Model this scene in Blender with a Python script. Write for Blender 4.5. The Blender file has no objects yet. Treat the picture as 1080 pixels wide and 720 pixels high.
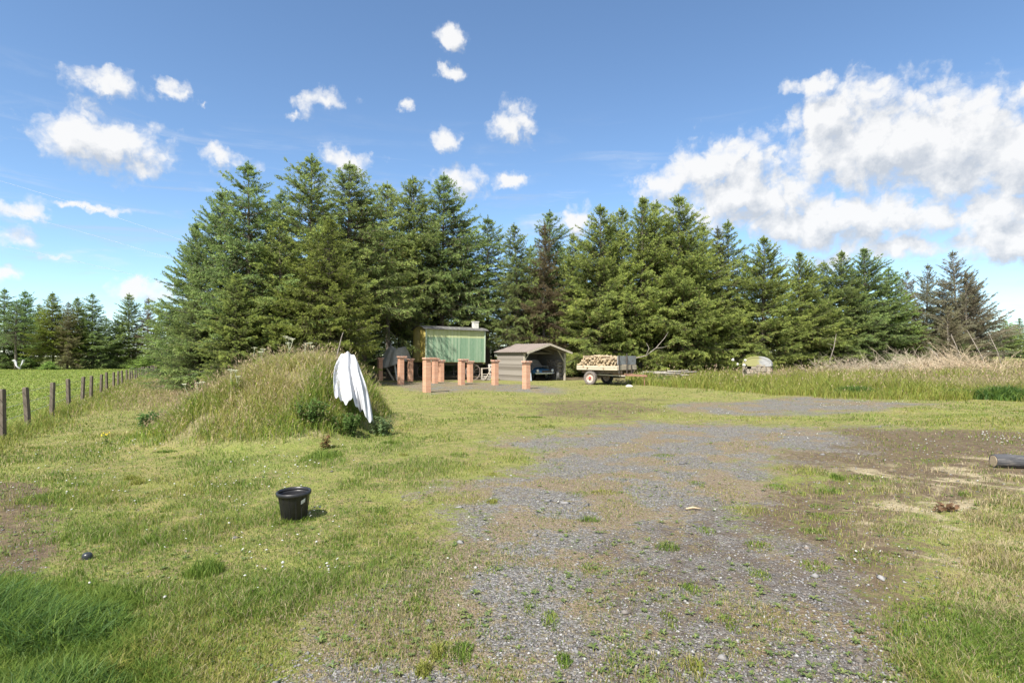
import bpy, bmesh, math, random
import numpy as np
from mathutils import Vector, Matrix

random.seed(7)
RNG = np.random.default_rng(11)
scene = bpy.context.scene
col = scene.collection
R = math.radians
F_PX, HOR, CAM_H = 600.0, 375.0, 1.55

# ------------------------------------------------------------------ noise / terrain
_LAT = np.random.default_rng(5).random((8, 256, 256))

def vnoise(x, y, k=0):
    x = np.asarray(x, float); y = np.asarray(y, float)
    xf = np.floor(x); yf = np.floor(y)
    fx = x - xf; fy = y - yf
    xi = xf.astype(np.int64) & 255; yi = yf.astype(np.int64) & 255
    x1 = (xi + 1) & 255; y1 = (yi + 1) & 255
    fx = fx * fx * (3 - 2 * fx); fy = fy * fy * (3 - 2 * fy)
    T = _LAT[k % 8]
    return (T[xi, yi] * (1 - fx) + T[x1, yi] * fx) * (1 - fy) + (T[xi, y1] * (1 - fx) + T[x1, y1] * fx) * fy

def fbm(x, y, octv=4, k=0):
    s = 0; a = 1; t = 0
    for i in range(octv):
        s = s + a * vnoise(x * 2 ** i + 17.3 * i, y * 2 ** i - 9.1 * i, k + i)
        t += a; a *= 0.5
    return s / t

def sstep(a, b, x):
    t = np.clip((np.asarray(x, float) - a) / (b - a), 0, 1)
    return t * t * (3 - 2 * t)

def ground_pt(px, py):
    d = CAM_H * F_PX / (py - HOR)
    return ((px - 540) / F_PX * d, d)

MX = [-7.9, -7.3, -6.8, -6.15, -5.4, -4.5, -3.85, -3.5, -3.1, -2.75]
MZ = [0, .10, .34, .84, 1.24, 1.36, 1.30, .85, .22, 0]

def zg(x, y, fine=True):
    x = np.asarray(x, float); y = np.asarray(y, float)
    a = x / np.maximum(y, 1.0)
    s = np.interp(a, [-.5, -.28, .3, .85], [-.010, 0, 0, .012])
    z = s * np.clip(y, 0, 160)
    m = np.interp(x, MX, MZ) * sstep(9.2, 12.0, y) * (1 - sstep(13.2, 15.6, y))
    z = z + m * (0.92 + 0.16 * fbm(x * 1.3, y * 1.3, 3, 2))
    z = z + (fbm(x * .35, y * .35, 3, 1) - .5) * .09 * sstep(2, 6, np.hypot(x, y))
    if fine:
        z = z + (fbm(x * 3.0, y * 3.0, 3, 4) - .5) * .03
    return z

def zgf(x, y):
    return float(zg(np.array([x]), np.array([y]))[0])

def poly_sd(x, y, pts):
    """signed distance to polygon, positive inside"""
    n = len(pts)
    d2 = np.full(x.shape, 1e18); inside = np.zeros(x.shape, bool)
    for i in range(n):
        x0, y0 = pts[i]; x1, y1 = pts[(i + 1) % n]
        ex, ey = x1 - x0, y1 - y0
        t = np.clip(((x - x0) * ex + (y - y0) * ey) / (ex * ex + ey * ey + 1e-12), 0, 1)
        d2 = np.minimum(d2, (x - x0 - t * ex) ** 2 + (y - y0 - t * ey) ** 2)
        c = ((y0 > y) != (y1 > y)) & (x < ex * (y - y0) / (ey + 1e-12 * (ey == 0)) + x0)
        inside ^= c
    return np.where(inside, 1, -1) * np.sqrt(d2)

def pmask(x, y, pxpts, soft=.5, amp=.8, freq=.8, k=0):
    pts = [ground_pt(*p) for p in pxpts]
    sd = poly_sd(x, y, pts)
    sc = np.clip(y / 8, .45, 2.2)
    sd = sd + (fbm(x * freq, y * freq, 4, k) - .5) * 2 * amp * sc
    return sstep(-soft, soft, sd / sc)

G_MAIN = [(240, 800), (350, 650), (425, 575), (490, 505), (580, 460), (640, 448), (740, 446), (905, 452), (850, 490), (820, 540), (880, 620), (1010, 800)]
G_FAR = [(690, 427), (860, 421), (980, 431), (900, 440), (760, 437)]
G_PIER = [(392, 403), (470, 402), (560, 405), (604, 411), (585, 416), (500, 411), (455, 416), (420, 411)]
S_RIGHT = [(800, 480), (880, 452), (1120, 462), (1140, 530), (980, 560), (930, 620), (1060, 800), (860, 800), (820, 600), (790, 530)]
S_LEFT = [(-260, 500), (55, 500), (95, 540), (60, 580), (80, 612), (-260, 650)]
S_LOW = [(640, 560), (760, 530), (860, 560), (960, 700), (1000, 800), (560, 800), (600, 680)]
S_MID = [(560, 424), (690, 418), (720, 434), (640, 446), (540, 440)]
STRAW = [(880, 500), (960, 488), (1180, 490), (1180, 660), (1040, 660), (960, 600), (900, 560)]
LUSH = [[(-180, 600), (60, 598), (115, 640), (130, 800), (-180, 800)], [(20, 520), (110, 525), (120, 570), (30, 575)],
        [(900, 555), (990, 520), (1010, 545), (930, 575)], [(950, 640), (1060, 600), (1200, 700), (1080, 740), (960, 690)],
        [(190, 470), (420, 455), (400, 478), (250, 500)], [(860, 500), (960, 508), (940, 530), (860, 520)]]
MEADOW_FRONT = [(668, 406), (760, 414), (860, 423), (960, 426), (1080, 432), (1250, 444)]

def masks(x, y):
    gravel = np.maximum(pmask(x, y, G_MAIN, 1.0, 1.1, .9, 0), .9 * pmask(x, y, G_FAR, .5, .8, .5, 1))
    gravel = np.maximum(gravel, .8 * pmask(x, y, G_PIER, .5, .35, .6, 2))
    soil = np.maximum(pmask(x, y, S_RIGHT, .8, 1.0, .7, 3), pmask(x, y, S_LEFT, .25, .4, 1.2, 4))
    soil = np.maximum(soil, .7 * pmask(x, y, S_MID, .7, .8, .6, 5))
    peat = pmask(x, y, S_LOW, .5, .7, .9, 2)
    a = x / np.maximum(y, 1)
    woods = sstep(33.5, 37, y) * sstep(-.66, -.52, a) * (1 - sstep(.2, .3, a)) * (1 - sstep(80, 95, y))
    soil = np.maximum(soil, .95 * woods)
    straw = pmask(x, y, STRAW, .5, 1.0, .9, 6)
    lush = np.zeros_like(x)
    for i, p in enumerate(LUSH):
        lush = np.maximum(lush, (1 if i == 0 else .38) * pmask(x, y, p, .55, .75, 1.1, i))
    over = .25 + .75 * sstep(.40, .62, fbm(x * 1.9, y * 1.9, 5, 7) + .10 * sstep(1.5, -1.5, x) - .05)
    field = sstep(.15, .9, -(x + 3.47 + .5867 * y)) * sstep(5, 8, y)      # beyond the fence
    lush = np.maximum(lush, .55 * field)
    meadow = meadow_mask(x, y)
    mound = sstep(.06, .3, np.interp(x, MX, MZ) * sstep(9.2, 12.0, y) * (1 - sstep(13.2, 15.6, y)))
    gravel = gravel * (1 - mound) * (1 - meadow); soil = soil * (1 - .7 * mound) * (1 - lush * .8)
    return dict(gravel=gravel, soil=soil, straw=straw * (1 - mound), lush=lush, over=over * (1 - .45 * peat), peat=peat, field=field, meadow=meadow, mound=mound)

def meadow_mask(x, y):
    pts = [ground_pt(*p) for p in MEADOW_FRONT]
    xs = [p[0] for p in pts]; ys = [p[1] for p in pts]
    # front edge: distance as a function of angle
    ang = x / np.maximum(y, .5)
    aa = [p[0] / p[1] for p in pts]
    f = np.interp(ang, aa, ys)
    e = (fbm(x * .9, y * .9, 4, 3) - .5) * 3.4
    return sstep(-.2, .7, y - f + e) * sstep(.20, .225, ang + .004 * (y - 30)) * (1 - sstep(55, 70, y))

# ------------------------------------------------------------------ mesh helpers
def np_mesh(name, V, T, attrs=None, smooth=False):
    me = bpy.data.meshes.new(name)
    V = np.ascontiguousarray(V, np.float32); T = np.ascontiguousarray(T, np.int32)
    k = T.shape[1]
    me.vertices.add(len(V)); me.vertices.foreach_set('co', V.ravel())
    me.loops.add(T.size); me.loops.foreach_set('vertex_index', T.ravel())
    me.polygons.add(len(T)); me.polygons.foreach_set('loop_start', np.arange(0, T.size, k, dtype=np.int32))
    me.polygons.foreach_set('loop_total', np.full(len(T), k, np.int32))
    if smooth:
        me.polygons.foreach_set('use_smooth', np.ones(len(T), bool))
    me.update(calc_edges=True)
    for n, a in (attrs or {}).items():
        a = np.asarray(a, np.float32)
        if a.ndim == 1:
            at = me.attributes.new(n, 'FLOAT', 'POINT'); at.data.foreach_set('value', a)
        else:
            c = np.ones((len(V), 4), np.float32); c[:, :3] = a
            at = me.attributes.new(n, 'FLOAT_COLOR', 'POINT'); at.data.foreach_set('color', c.ravel())
    return me

def link(name, me, mat=None, parent=None):
    o = bpy.data.objects.new(name, me); col.objects.link(o)
    if mat is not None and len(me.materials) == 0:
        me.materials.append(mat)
    if parent is not None:
        o.parent = parent
    return o

def tag(o, label=None, cat=None, group=None, kind=None):
    if label: o['label'] = label
    if cat: o['category'] = cat
    if group: o['group'] = group
    if kind: o['kind'] = kind
    return o

def empty(name, loc, rz=0, rx=0, ry=0):
    e = bpy.data.objects.new(name, None); col.objects.link(e)
    e.empty_display_size = .2
    e.location = loc; e.rotation_euler = (rx, ry, rz)
    return e

def copy_tree(o, parent=None):
    c = o.copy(); col.objects.link(c)
    if parent is not None: c.parent = parent
    for ch in list(o.children): copy_tree(ch, c)
    return c

class MB:
    def __init__(s): s.v = []; s.f = []
    def add(s, vs, fs, M=None):
        b = len(s.v)
        s.v += [tuple(M @ Vector(p)) if M is not None else tuple(p) for p in vs]
        s.f += [tuple(i + b for i in f) for f in fs]
        return s
    def box(s, c, d, rz=0, M=None, jit=0):
        x, y, z = d[0] / 2, d[1] / 2, d[2] / 2
        vs = [(sx * x, sy * y, sz * z) for sx in (-1, 1) for sy in (-1, 1) for sz in (-1, 1)]
        if jit: vs = [tuple(q + random.uniform(-jit, jit) for q in p) for p in vs]
        fs = [(0, 1, 3, 2), (4, 6, 7, 5), (0, 4, 5, 1), (2, 3, 7, 6), (0, 2, 6, 4), (1, 5, 7, 3)]
        m = Matrix.Translation(c) @ Matrix.Rotation(rz, 4, 'Z')
        if M is not None: m = M @ m
        return s.add(vs, fs, m)
    def beam(s, a, b, w, h, up=(0, 0, 1)):
        a = Vector(a); b = Vector(b); d = (b - a); L = d.length; d.normalize()
        u = Vector(up)
        if abs(d.dot(u)) > .98: u = Vector((0, 1, 0))
        x = d.cross(u).normalized(); z = x.cross(d)
        vs = []
        for p in (a, b):
            for sx, sz in ((-1, -1), (1, -1), (1, 1), (-1, 1)):
                vs.append(p + x * sx * w / 2 + z * sz * h / 2)
        return s.add(vs, [(3, 2, 1, 0), (4, 5, 6, 7), (0, 1, 5, 4), (1, 2, 6, 5), (2, 3, 7, 6), (3, 0, 4, 7)])
    def tube(s, pts, rad, n=8, cap=True):
        pts = [Vector(p) for p in pts]
        if not hasattr(rad, '__len__'): rad = [rad] * len(pts)
        b = len(s.v); ref = None
        for i, p in enumerate(pts):
            d = (pts[min(i + 1, len(pts) - 1)] - pts[max(i - 1, 0)]).normalized()
            if ref is None:
                ref = d.orthogonal().normalized()
            x = (ref - d * ref.dot(d)).normalized(); y = d.cross(x); ref = x
            for k in range(n):
                a = 2 * math.pi * k / n
                s.v.append(tuple(p + (x * math.cos(a) + y * math.sin(a)) * rad[i]))
        for i in range(len(pts) - 1):
            for k in range(n):
                k2 = (k + 1) % n
                s.f.append((b + i * n + k, b + i * n + k2, b + (i + 1) * n + k2, b + (i + 1) * n + k))
        if cap:
            s.f.append(tuple(b + k for k in reversed(range(n))))
            s.f.append(tuple(b + (len(pts) - 1) * n + k for k in range(n)))
        return s
    def lathe(s, prof, n=24, M=None, closed=False):
        vs = []; fs = []
        m = len(prof)
        for k in range(n):
            a = 2 * math.pi * k / n
            for r, z in prof: vs.append((r * math.cos(a), r * math.sin(a), z))
        for k in range(n):
            k2 = (k + 1) % n
            for j in range(m if closed else m - 1):
                j2 = (j + 1) % m
                fs.append((k * m + j, k2 * m + j, k2 * m + j2, k * m + j2))
        return s.add(vs, fs, M)
    def build(s, name, mat, parent=None, bevel=0, smooth=False, subsurf=0):
        me = bpy.data.meshes.new(name); me.from_pydata(s.v, [], s.f); me.update()
        bm = bmesh.new(); bm.from_mesh(me); bmesh.ops.recalc_face_normals(bm, faces=bm.faces); bm.to_mesh(me); bm.free()
        if smooth:
            me.polygons.foreach_set('use_smooth', np.ones(len(me.polygons), bool))
        o = link(name, me, mat, parent)
        if bevel:
            m = o.modifiers.new('b', 'BEVEL'); m.width = bevel; m.segments = 2; m.limit_method = 'ANGLE'
        if subsurf:
            m = o.modifiers.new('s', 'SUBSURF'); m.levels = m.render_levels = subsurf
        return o

# ------------------------------------------------------------------ materials
def new_mat(name):
    m = bpy.data.materials.new(name); m.use_nodes = True
    nt = m.node_tree
    return m, nt, nt.nodes['Principled BSDF'], nt.nodes['Material Output']

def N(nt, t, **kw):
    n = nt.nodes.new(t)
    for k, v in kw.items():
        if k in n.bl_rna.properties.keys(): setattr(n, k, v)
        else: n.inputs[k].default_value = v
    return n

def ramp(nt, fac, stops, interp='LINEAR'):
    r = nt.nodes.new('ShaderNodeValToRGB'); r.color_ramp.interpolation = interp
    els = r.color_ramp.elements
    while len(els) < len(stops): els.new(.5)
    for e, (p, c) in zip(els, stops):
        e.position = p; e.color = (*c, 1) if len(c) == 3 else c
    nt.links.new(fac, r.inputs[0]); return r.outputs[0]

def mixc(nt, fac, a, b, mode='MIX'):
    m = nt.nodes.new('ShaderNodeMix'); m.data_type = 'RGBA'; m.blend_type = mode
    for s, v in ((m.inputs[0], fac), (m.inputs[6], a), (m.inputs[7], b)):
        if isinstance(v, (int, float)): s.default_value = v
        elif isinstance(v, tuple): s.default_value = (*v, 1) if len(v) == 3 else v
        else: nt.links.new(v, s)
    return m.outputs[2]

def math_(nt, op, a, b=0.0, c=None, clamp=False):
    m = nt.nodes.new('ShaderNodeMath'); m.operation = op; m.use_clamp = clamp
    for i, v in enumerate([a, b] + ([c] if c is not None else [])):
        if isinstance(v, (int, float)): m.inputs[i].default_value = v
        else: nt.links.new(v, m.inputs[i])
    return m.outputs[0]

def mrange(nt, v, a, b, c=0.0, d=1.0, smooth=True):
    m = nt.nodes.new('ShaderNodeMapRange'); m.interpolation_type = 'SMOOTHSTEP' if smooth else 'LINEAR'
    nt.links.new(v, m.inputs[0])
    for i, q in enumerate((a, b, c, d)): m.inputs[i + 1].default_value = q
    return m.outputs[0]

def noise(nt, vec, scale, detail=4, rough=.55, dist=0):
    n = nt.nodes.new('ShaderNodeTexNoise'); n.inputs['Scale'].default_value = scale
    n.inputs['Detail'].default_value = detail; n.inputs['Roughness'].default_value = rough; n.inputs['Distortion'].default_value = dist
    nt.links.new(vec, n.inputs['Vector']); return n.outputs['Fac']

def coords(nt, which='Object', scale=None):
    t = nt.nodes.new('ShaderNodeTexCoord'); o = t.outputs[which]
    if scale:
        m = nt.nodes.new('ShaderNodeMapping'); m.inputs['Scale'].default_value = scale
        nt.links.new(o, m.inputs[0]); o = m.outputs[0]
    return o

def bump(nt, bsdf, h, strength=.4, dist=.02):
    b = nt.nodes.new('ShaderNodeBump'); b.inputs['Strength'].default_value = strength; b.inputs['Distance'].default_value = dist
    nt.links.new(h, b.inputs['Height']); nt.links.new(b.outputs[0], bsdf.inputs['Normal'])

def mat_worn(name, c1, c2, c3=None, scale=(3, 3, 3), rough=.8, ns=4, metal=0, bmp=.3, patch=.6):
    """two tone weathered surface, with optional third patch colour"""
    m, nt, b, o = new_mat(name)
    v = coords(nt, 'Object', scale)
    n1 = noise(nt, v, ns, 6, .6)
    c = ramp(nt, n1, [(.3, c1), (.7, c2)])
    if c3:
        n2 = noise(nt, v, ns * .6, 8, .65, .4)
        c = mixc(nt, mrange(nt, n2, patch - .06, patch + .06), c, c3)
    nt.links.new(c, b.inputs['Base Color'])
    b.inputs['Roughness'].default_value = rough; b.inputs['Metallic'].default_value = metal
    n3 = noise(nt, v, ns * 6, 4)
    bump(nt, b, n3, bmp, .01)
    return m

def mat_leaf(name, trans=.3, use_obj=False, rough=.55):
    m, nt, b, o = new_mat(name)
    a = nt.nodes.new('ShaderNodeAttribute'); a.attribute_name = 'Col'
    c = a.outputs['Color']
    if use_obj:
        oi = nt.nodes.new('ShaderNodeObjectInfo')
        c = mixc(nt, 1.0, c, oi.outputs['Color'], 'MULTIPLY')
    nt.links.new(c, b.inputs['Base Color'])
    b.inputs['Roughness'].default_value = rough
    b.inputs['Specular IOR Level'].default_value = .25
    t = nt.nodes.new('ShaderNodeBsdfTranslucent'); nt.links.new(c, t.inputs['Color'])
    mx = nt.nodes.new('ShaderNodeMixShader'); mx.inputs[0].default_value = trans
    nt.links.new(b.outputs[0], mx.inputs[1]); nt.links.new(t.outputs[0], mx.inputs[2])
    nt.links.new(mx.outputs[0], o.inputs['Surface'])
    return m

M_LEAF = mat_leaf('needles', .42, True)
M_GRASS = mat_leaf('grass_blades', .45)
M_BARK = mat_worn('bark', (.085, .065, .05), (.19, .165, .135), (.22, .24, .2), (2, 2, .6), .9, 6, bmp=.6, patch=.62)
M_DEADBARK = mat_worn('dead_bark', (.2, .17, .14), (.33, .29, .25), None, (2, 2, .6), .9, 6)

def mat_boards(name, cols, axis='X', width=.1, moss=None, rough=.85, grime=None, split=None):
    """boards with their own tint each; boards run across 'axis' in object space"""
    m, nt, b, o = new_mat(name)
    v = coords(nt)
    sp = nt.nodes.new('ShaderNodeSeparateXYZ'); nt.links.new(v, sp.inputs[0])
    ax = sp.outputs[axis]
    idx = math_(nt, 'FLOOR', math_(nt, 'DIVIDE', ax, width))
    wn = nt.nodes.new('ShaderNodeTexWhiteNoise'); wn.noise_dimensions = '1D'; nt.links.new(idx, wn.inputs['W'])
    st = (1.2, 6, 6) if axis != 'X' else (14, 14, 1.2)
    mp = nt.nodes.new('ShaderNodeMapping'); mp.inputs['Scale'].default_value = st; nt.links.new(v, mp.inputs[0])
    g = noise(nt, mp.outputs[0], 3, 8, .65)
    t = math_(nt, 'ADD', math_(nt, 'MULTIPLY', wn.outputs['Value'], .55), math_(nt, 'MULTIPLY', g, .5))
    c = ramp(nt, t, [(.2 + .6 * i / max(1, len(cols) - 1), q) for i, q in enumerate(cols)])
    if split:   # second paint above a height
        zf = math_(nt, 'ADD', sp.outputs['Z'], math_(nt, 'MULTIPLY', g, .08))
        c2 = ramp(nt, t, [(.2, split[1]), (.8, split[2])])
        c = mixc(nt, mrange(nt, zf, split[0] - .03, split[0] + .03), c, c2)
    if grime:
        n2 = noise(nt, mp.outputs[0], 2.2, 8, .7)
        c = mixc(nt, mrange(nt, n2, grime[1], grime[1] + .1), c, grime[0])
    if moss:
        n3 = noise(nt, v, 2.5, 6, .6)
        c = mixc(nt, mrange(nt, n3, .5, .64), c, moss)
    nt.links.new(c, b.inputs['Base Color']); b.inputs['Roughness'].default_value = rough
    bump(nt, b, g, .35, .008)
    return m

def mat_brick(name):
    m, nt, b, o = new_mat(name)
    v = coords(nt)
    sp = nt.nodes.new('ShaderNodeSeparateXYZ'); nt.links.new(v, sp.inputs[0])
    cb = nt.nodes.new('ShaderNodeCombineXYZ')
    nt.links.new(math_(nt, 'ADD', sp.outputs[0], sp.outputs[1]), cb.inputs[0]); nt.links.new(sp.outputs[2], cb.inputs[1])
    br = nt.nodes.new('ShaderNodeTexBrick'); nt.links.new(cb.outputs[0], br.inputs['Vector'])
    br.inputs['Scale'].default_value = 1; br.inputs['Brick Width'].default_value = .22; br.inputs['Row Height'].default_value = .075
    br.inputs['Mortar Size'].default_value = .007
    br.inputs['Color1'].default_value = (.52, .26, .16, 1); br.inputs['Color2'].default_value = (.60, .34, .22, 1)
    br.inputs['Mortar'].default_value = (.42, .30, .23, 1); br.inputs['Bias'].default_value = -.1
    n = noise(nt, v, 9, 6, .6)
    c = mixc(nt, mrange(nt, n, .5, .75, 0, .55), br.outputs['Color'], (.42, .20, .12))
    nt.links.new(c, b.inputs['Base Color']); b.inputs['Roughness'].default_value = .85
    bump(nt, b, br.outputs['Fac'], -.3, .006)
    return m

# ------------------------------------------------------------------ ground sheet
def build_ground():
    front = np.linspace(-R(72), R(72), 820)
    back = np.linspace(R(72), 2 * math.pi - R(72), 60)[1:-1]
    ang = np.concatenate([front, back]); na = len(ang)
    rr = np.concatenate([np.geomspace(1.0, 80, 400), np.geomspace(80, 2500, 34)[1:]])
    A, Q = np.meshgrid(ang, rr)
    X = (np.sin(A) * Q).ravel(); Y = (np.cos(A) * Q).ravel()
    X = np.concatenate([[0.0], X]); Y = np.concatenate([[0.0], Y])
    Z = zg(X, Y)
    mk = masks(X, Y)
    nr = len(rr)
    i = np.arange(nr - 1)[:, None] * na + np.arange(na)[None, :] + 1
    j = np.arange(nr - 1)[:, None] * na + (np.arange(na)[None, :] + 1) % na + 1
    q = np.stack([i, j, j + na, i + na], -1).reshape(-1, 4)
    # near stones/turf relief
    V = np.stack([X, Y, Z], 1)
    T = np.concatenate([q[:, [0, 1, 2]], q[:, [0, 2, 3]]])
    k = np.arange(na)
    T = np.concatenate([T, np.stack([np.zeros(na, int), 1 + (k + 1) % na, 1 + k], 1)])
    T = T[:, ::-1]
    me = np_mesh('ground', V, T, {n: mk[n] for n in ('gravel', 'soil', 'straw', 'lush', 'meadow', 'mound', 'over', 'peat')}, True)
    m, nt, b, o = new_mat('ground_mix')
    v = coords(nt)
    def at(n):
        a = nt.nodes.new('ShaderNodeAttribute'); a.attribute_name = n; return a.outputs['Fac']
    nA = noise(nt, v, .9, 6, .62); nB = noise(nt, v, 3.2, 6, .65, .3); nC = noise(nt, v, 14, 6, .7); nD = noise(nt, v, 55, 4, .7)
    nE = noise(nt, v, 1.7, 7, .65, .5)
    # turf
    turf = ramp(nt, nB, [(.30, (.10, .130, .028)), (.45, (.165, .195, .045)), (.55, (.235, .235, .068)), (.70, (.33, .27, .12))])
    turf = mixc(nt, mrange(nt, nC, .46, .6, 0, .85), turf, (.24, .19, .10))
    turf = mixc(nt, mrange(nt, nA, .50, .60, 0, .75), turf, (.22, .24, .062))
    lushc = ramp(nt, nC, [(.3, (.11, .16, .03)), (.7, (.22, .27, .06))])
    c = mixc(nt, at('lush'), turf, lushc)
    strawc = ramp(nt, nC, [(.3, (.30, .25, .15)), (.7, (.48, .41, .28))])
    sm = math_(nt, 'MULTIPLY', at('straw'), mrange(nt, nE, .5, .62))
    soilc = ramp(nt, nC, [(.3, (.07, .05, .034)), (.52, (.135, .097, .065)), (.62, (.18, .145, .075)), (.75, (.27, .21, .15))])
    so = mrange(nt, math_(nt, 'ADD', at('soil'), math_(nt, 'ADD', math_(nt, 'MULTIPLY', math_(nt, 'SUBTRACT', nB, .5), 2.2), math_(nt, 'MULTIPLY', math_(nt, 'SUBTRACT', nC, .5), 1.8))), .35, .85)
    c = mixc(nt, so, c, soilc)
    c = mixc(nt, sm, c, strawc)
    # gravel: small slate chips
    vo = nt.nodes.new('ShaderNodeTexVoronoi'); vo.inputs['Scale'].default_value = 58; nt.links.new(v, vo.inputs['Vector'])
    sc = nt.nodes.new('ShaderNodeSeparateColor'); nt.links.new(vo.outputs['Color'], sc.inputs[0])
    gcol = ramp(nt, sc.outputs[0], [(0, (.085, .082, .083)), (.35, (.15, .146, .147)), (.75, (.225, .22, .22)), (1, (.33, .325, .32))])
    gcol = mixc(nt, mrange(nt, nC, .45, .7, 0, .5), gcol, (.16, .125, .095))
    gcol = mixc(nt, math_(nt, 'MULTIPLY', at('peat'), mrange(nt, nB, .38, .6, .15, .75)), gcol, (.105, .078, .062))
    # thatch and moss growing over the gravel in patches
    over = mrange(nt, math_(nt, 'ADD', at('over'), math_(nt, 'ADD', math_(nt, 'MULTIPLY', math_(nt, 'SUBTRACT', nB, .5), 1.5), math_(nt, 'MULTIPLY', math_(nt, 'SUBTRACT', nC, .5), 2.6))), .2, .8)
    ovc = ramp(nt, nC, [(.3, (.165, .105, .058)), (.5, (.27, .185, .105)), (.62, (.22, .20, .07)), (.75, (.20, .215, .06))])
    gcol = mixc(nt, math_(nt, 'MULTIPLY', over, .60), gcol, ovc)
    gm = mrange(nt, math_(nt, 'ADD', at('gravel'), math_(nt, 'ADD', math_(nt, 'MULTIPLY', math_(nt, 'SUBTRACT', nB, .5), 1.8), math_(nt, 'MULTIPLY', math_(nt, 'SUBTRACT', nC, .5), 2.2))), .25, .8)
    c = mixc(nt, gm, c, gcol)
    mead = ramp(nt, nB, [(.3, (.13, .12, .05)), (.7, (.26, .22, .11))])
    c = mixc(nt, at('meadow'), c, mead)
    mou = ramp(nt, nB, [(.3, (.16, .15, .06)), (.7, (.34, .29, .18))])
    c = mixc(nt, at('mound'), c, mou)
    c = mixc(nt, mrange(nt, nD, .42, .62, .0, .5), c, (.065, .058, .04))
    nt.links.new(c, b.inputs['Base Color'])
    b.inputs['Roughness'].default_value = .95; b.inputs['Specular IOR Level'].default_value = .15
    hgt = math_(nt, 'ADD', math_(nt, 'MULTIPLY', vo.outputs['Distance'], math_(nt, 'MULTIPLY', gm, -.9)), math_(nt, 'ADD', nD, nC))
    bump(nt, b, hgt, .7, .03)
    tag(link('ground', me, m), kind='structure')
build_ground()

# ------------------------------------------------------------------ grass and other stuff
def blades(P, h, w, lean, C, head=None, hw=1.0):
    """curved tapering blades; P (n,3) roots, C (n,3) colours; returns V,T,Col"""
    n = len(P)
    az = RNG.random(n) * 2 * math.pi
    la = RNG.random(n) * 2 * math.pi
    sx = np.stack([np.cos(az), np.sin(az), np.zeros(n)], 1) * (w / 2)[:, None]
    L = np.stack([np.cos(la), np.sin(la), np.zeros(n)], 1) * (lean * h)[:, None]
    up = np.zeros((n, 3)); up[:, 2] = h
    base = P - np.array([0, 0, .01])
    m1 = P + L * .25 + up * .55
    tip = P + L + up * np.sqrt(np.clip(1 - lean ** 2 * .5, .2, 1))[:, None]
    if head is None:
        V = np.stack([base - sx, base + sx, m1 + sx * .8, m1 - sx * .8, tip], 1).reshape(-1, 3)
        b = np.arange(n)[:, None] * 5
        T = np.concatenate([b + np.array([[0, 1, 2]]), b + np.array([[0, 2, 3]]), b + np.array([[3, 2, 4]])])
        Cc = np.repeat(C, 5, 0)
    else:   # stalk with seed head
        hs = tip * .74 + m1 * .26
        s2 = sx * hw
        hm = tip * .9 + m1 * .1
        V = np.stack([base - sx, base + sx, m1 + sx * .7, m1 - sx * .7, hs, hm - s2, hm + s2, tip + (tip - hm) * .8], 1).reshape(-1, 3)
        b = np.arange(n)[:, None] * 8
        T = np.concatenate([b + np.array([[0, 1, 2]]), b + np.array([[0, 2, 3]]), b + np.array([[3, 2, 4]]), b + np.array([[4, 6, 5]]), b + np.array([[5, 6, 7]])])
        Cc = np.repeat(C, 8, 0).reshape(n, 8, 3); Cc[:, 4:] = head[:, None, :]; Cc = Cc.reshape(-1, 3)
    return V, T, Cc

class Stuff:
    def __init__(s): s.V = []; s.T = []; s.C = []; s.n = 0
    def add(s, V, T, C):
        s.V.append(V); s.T.append(T + s.n); s.C.append(C); s.n += len(V); return s
    def build(s, name, mat, label, cat):
        me = np_mesh(name, np.concatenate(s.V), np.concatenate(s.T), {'Col': np.concatenate(s.C)})
        return tag(link(name, me, mat), label, cat, kind='stuff')

def cmix(n, cols, jit=.25):
    i = RNG.integers(0, len(cols), n); j = RNG.integers(0, len(cols), n); t = RNG.random(n)[:, None]
    c = np.array(cols); q = c[i] * (1 - t) + c[j] * t
    return q * (1 + (RNG.random(n)[:, None] - .5) * 2 * jit)

def on_screen(n, x0, x1, y0, y1):
    px = RNG.uniform(x0, x1, n); py = RNG.uniform(y0, y1, n)
    d = CAM_H * F_PX / (py - HOR)
    return (px - 540) / F_PX * d, d

GREEN = [(.12, .20, .030), (.17, .25, .042), (.22, .28, .055), (.09, .16, .028)]
YELL = [(.26, .28, .055), (.31, .31, .07), (.22, .27, .05), (.34, .30, .11)]
STRAWC = [(.42, .35, .20), (.50, .43, .27), (.34, .27, .14), (.38, .30, .2)]
PINK = [(.40, .28, .20), (.46, .34, .24), (.35, .23, .16)]
BLUEG = [(.07, .15, .035), (.10, .18, .045), (.06, .12, .03)]

# short lawn and the thin turf of the yard
S = Stuff()
x, y = on_screen(1250000, -420, 1500, 403, 860)
mk = masks(x, y)
patch = fbm(x * 1.6, y * 1.6, 4, 6)
g = (1 - (.92 - .42 * mk['over']) * sstep(.15, .6, mk['gravel'] + (fbm(x * 4.5, y * 4.5, 4, 1) - .5) * 2.0))
g = g * (1 - .8 * sstep(.3, .7, mk['soil'] + (fbm(x * 2.5, y * 2.5, 3, 2) - .5) * 1.4)) * (1 - mk['mound']) * (1 - mk['meadow'])
g = g * (.58 + .42 * sstep(.35, .6, patch))
g = np.maximum(g, mk['lush'] * (1 - mk['mound']) * .9)
keep = RNG.random(len(x)) < g
x, y = x[keep], y[keep]; mk = {k: v[keep] for k, v in mk.items()}; patch = patch[keep]
n = len(x)
C = cmix(n, YELL)
gr = (fbm(x * .5, y * .5, 4, 2) - .5) * 2.2 + .56 + mk['lush'] * .8 - (x > 3) * .1 + (x < -1.5) * .12
t = (RNG.random(n) < gr)[:, None]
C = np.where(t, cmix(n, GREEN), C)
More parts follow.
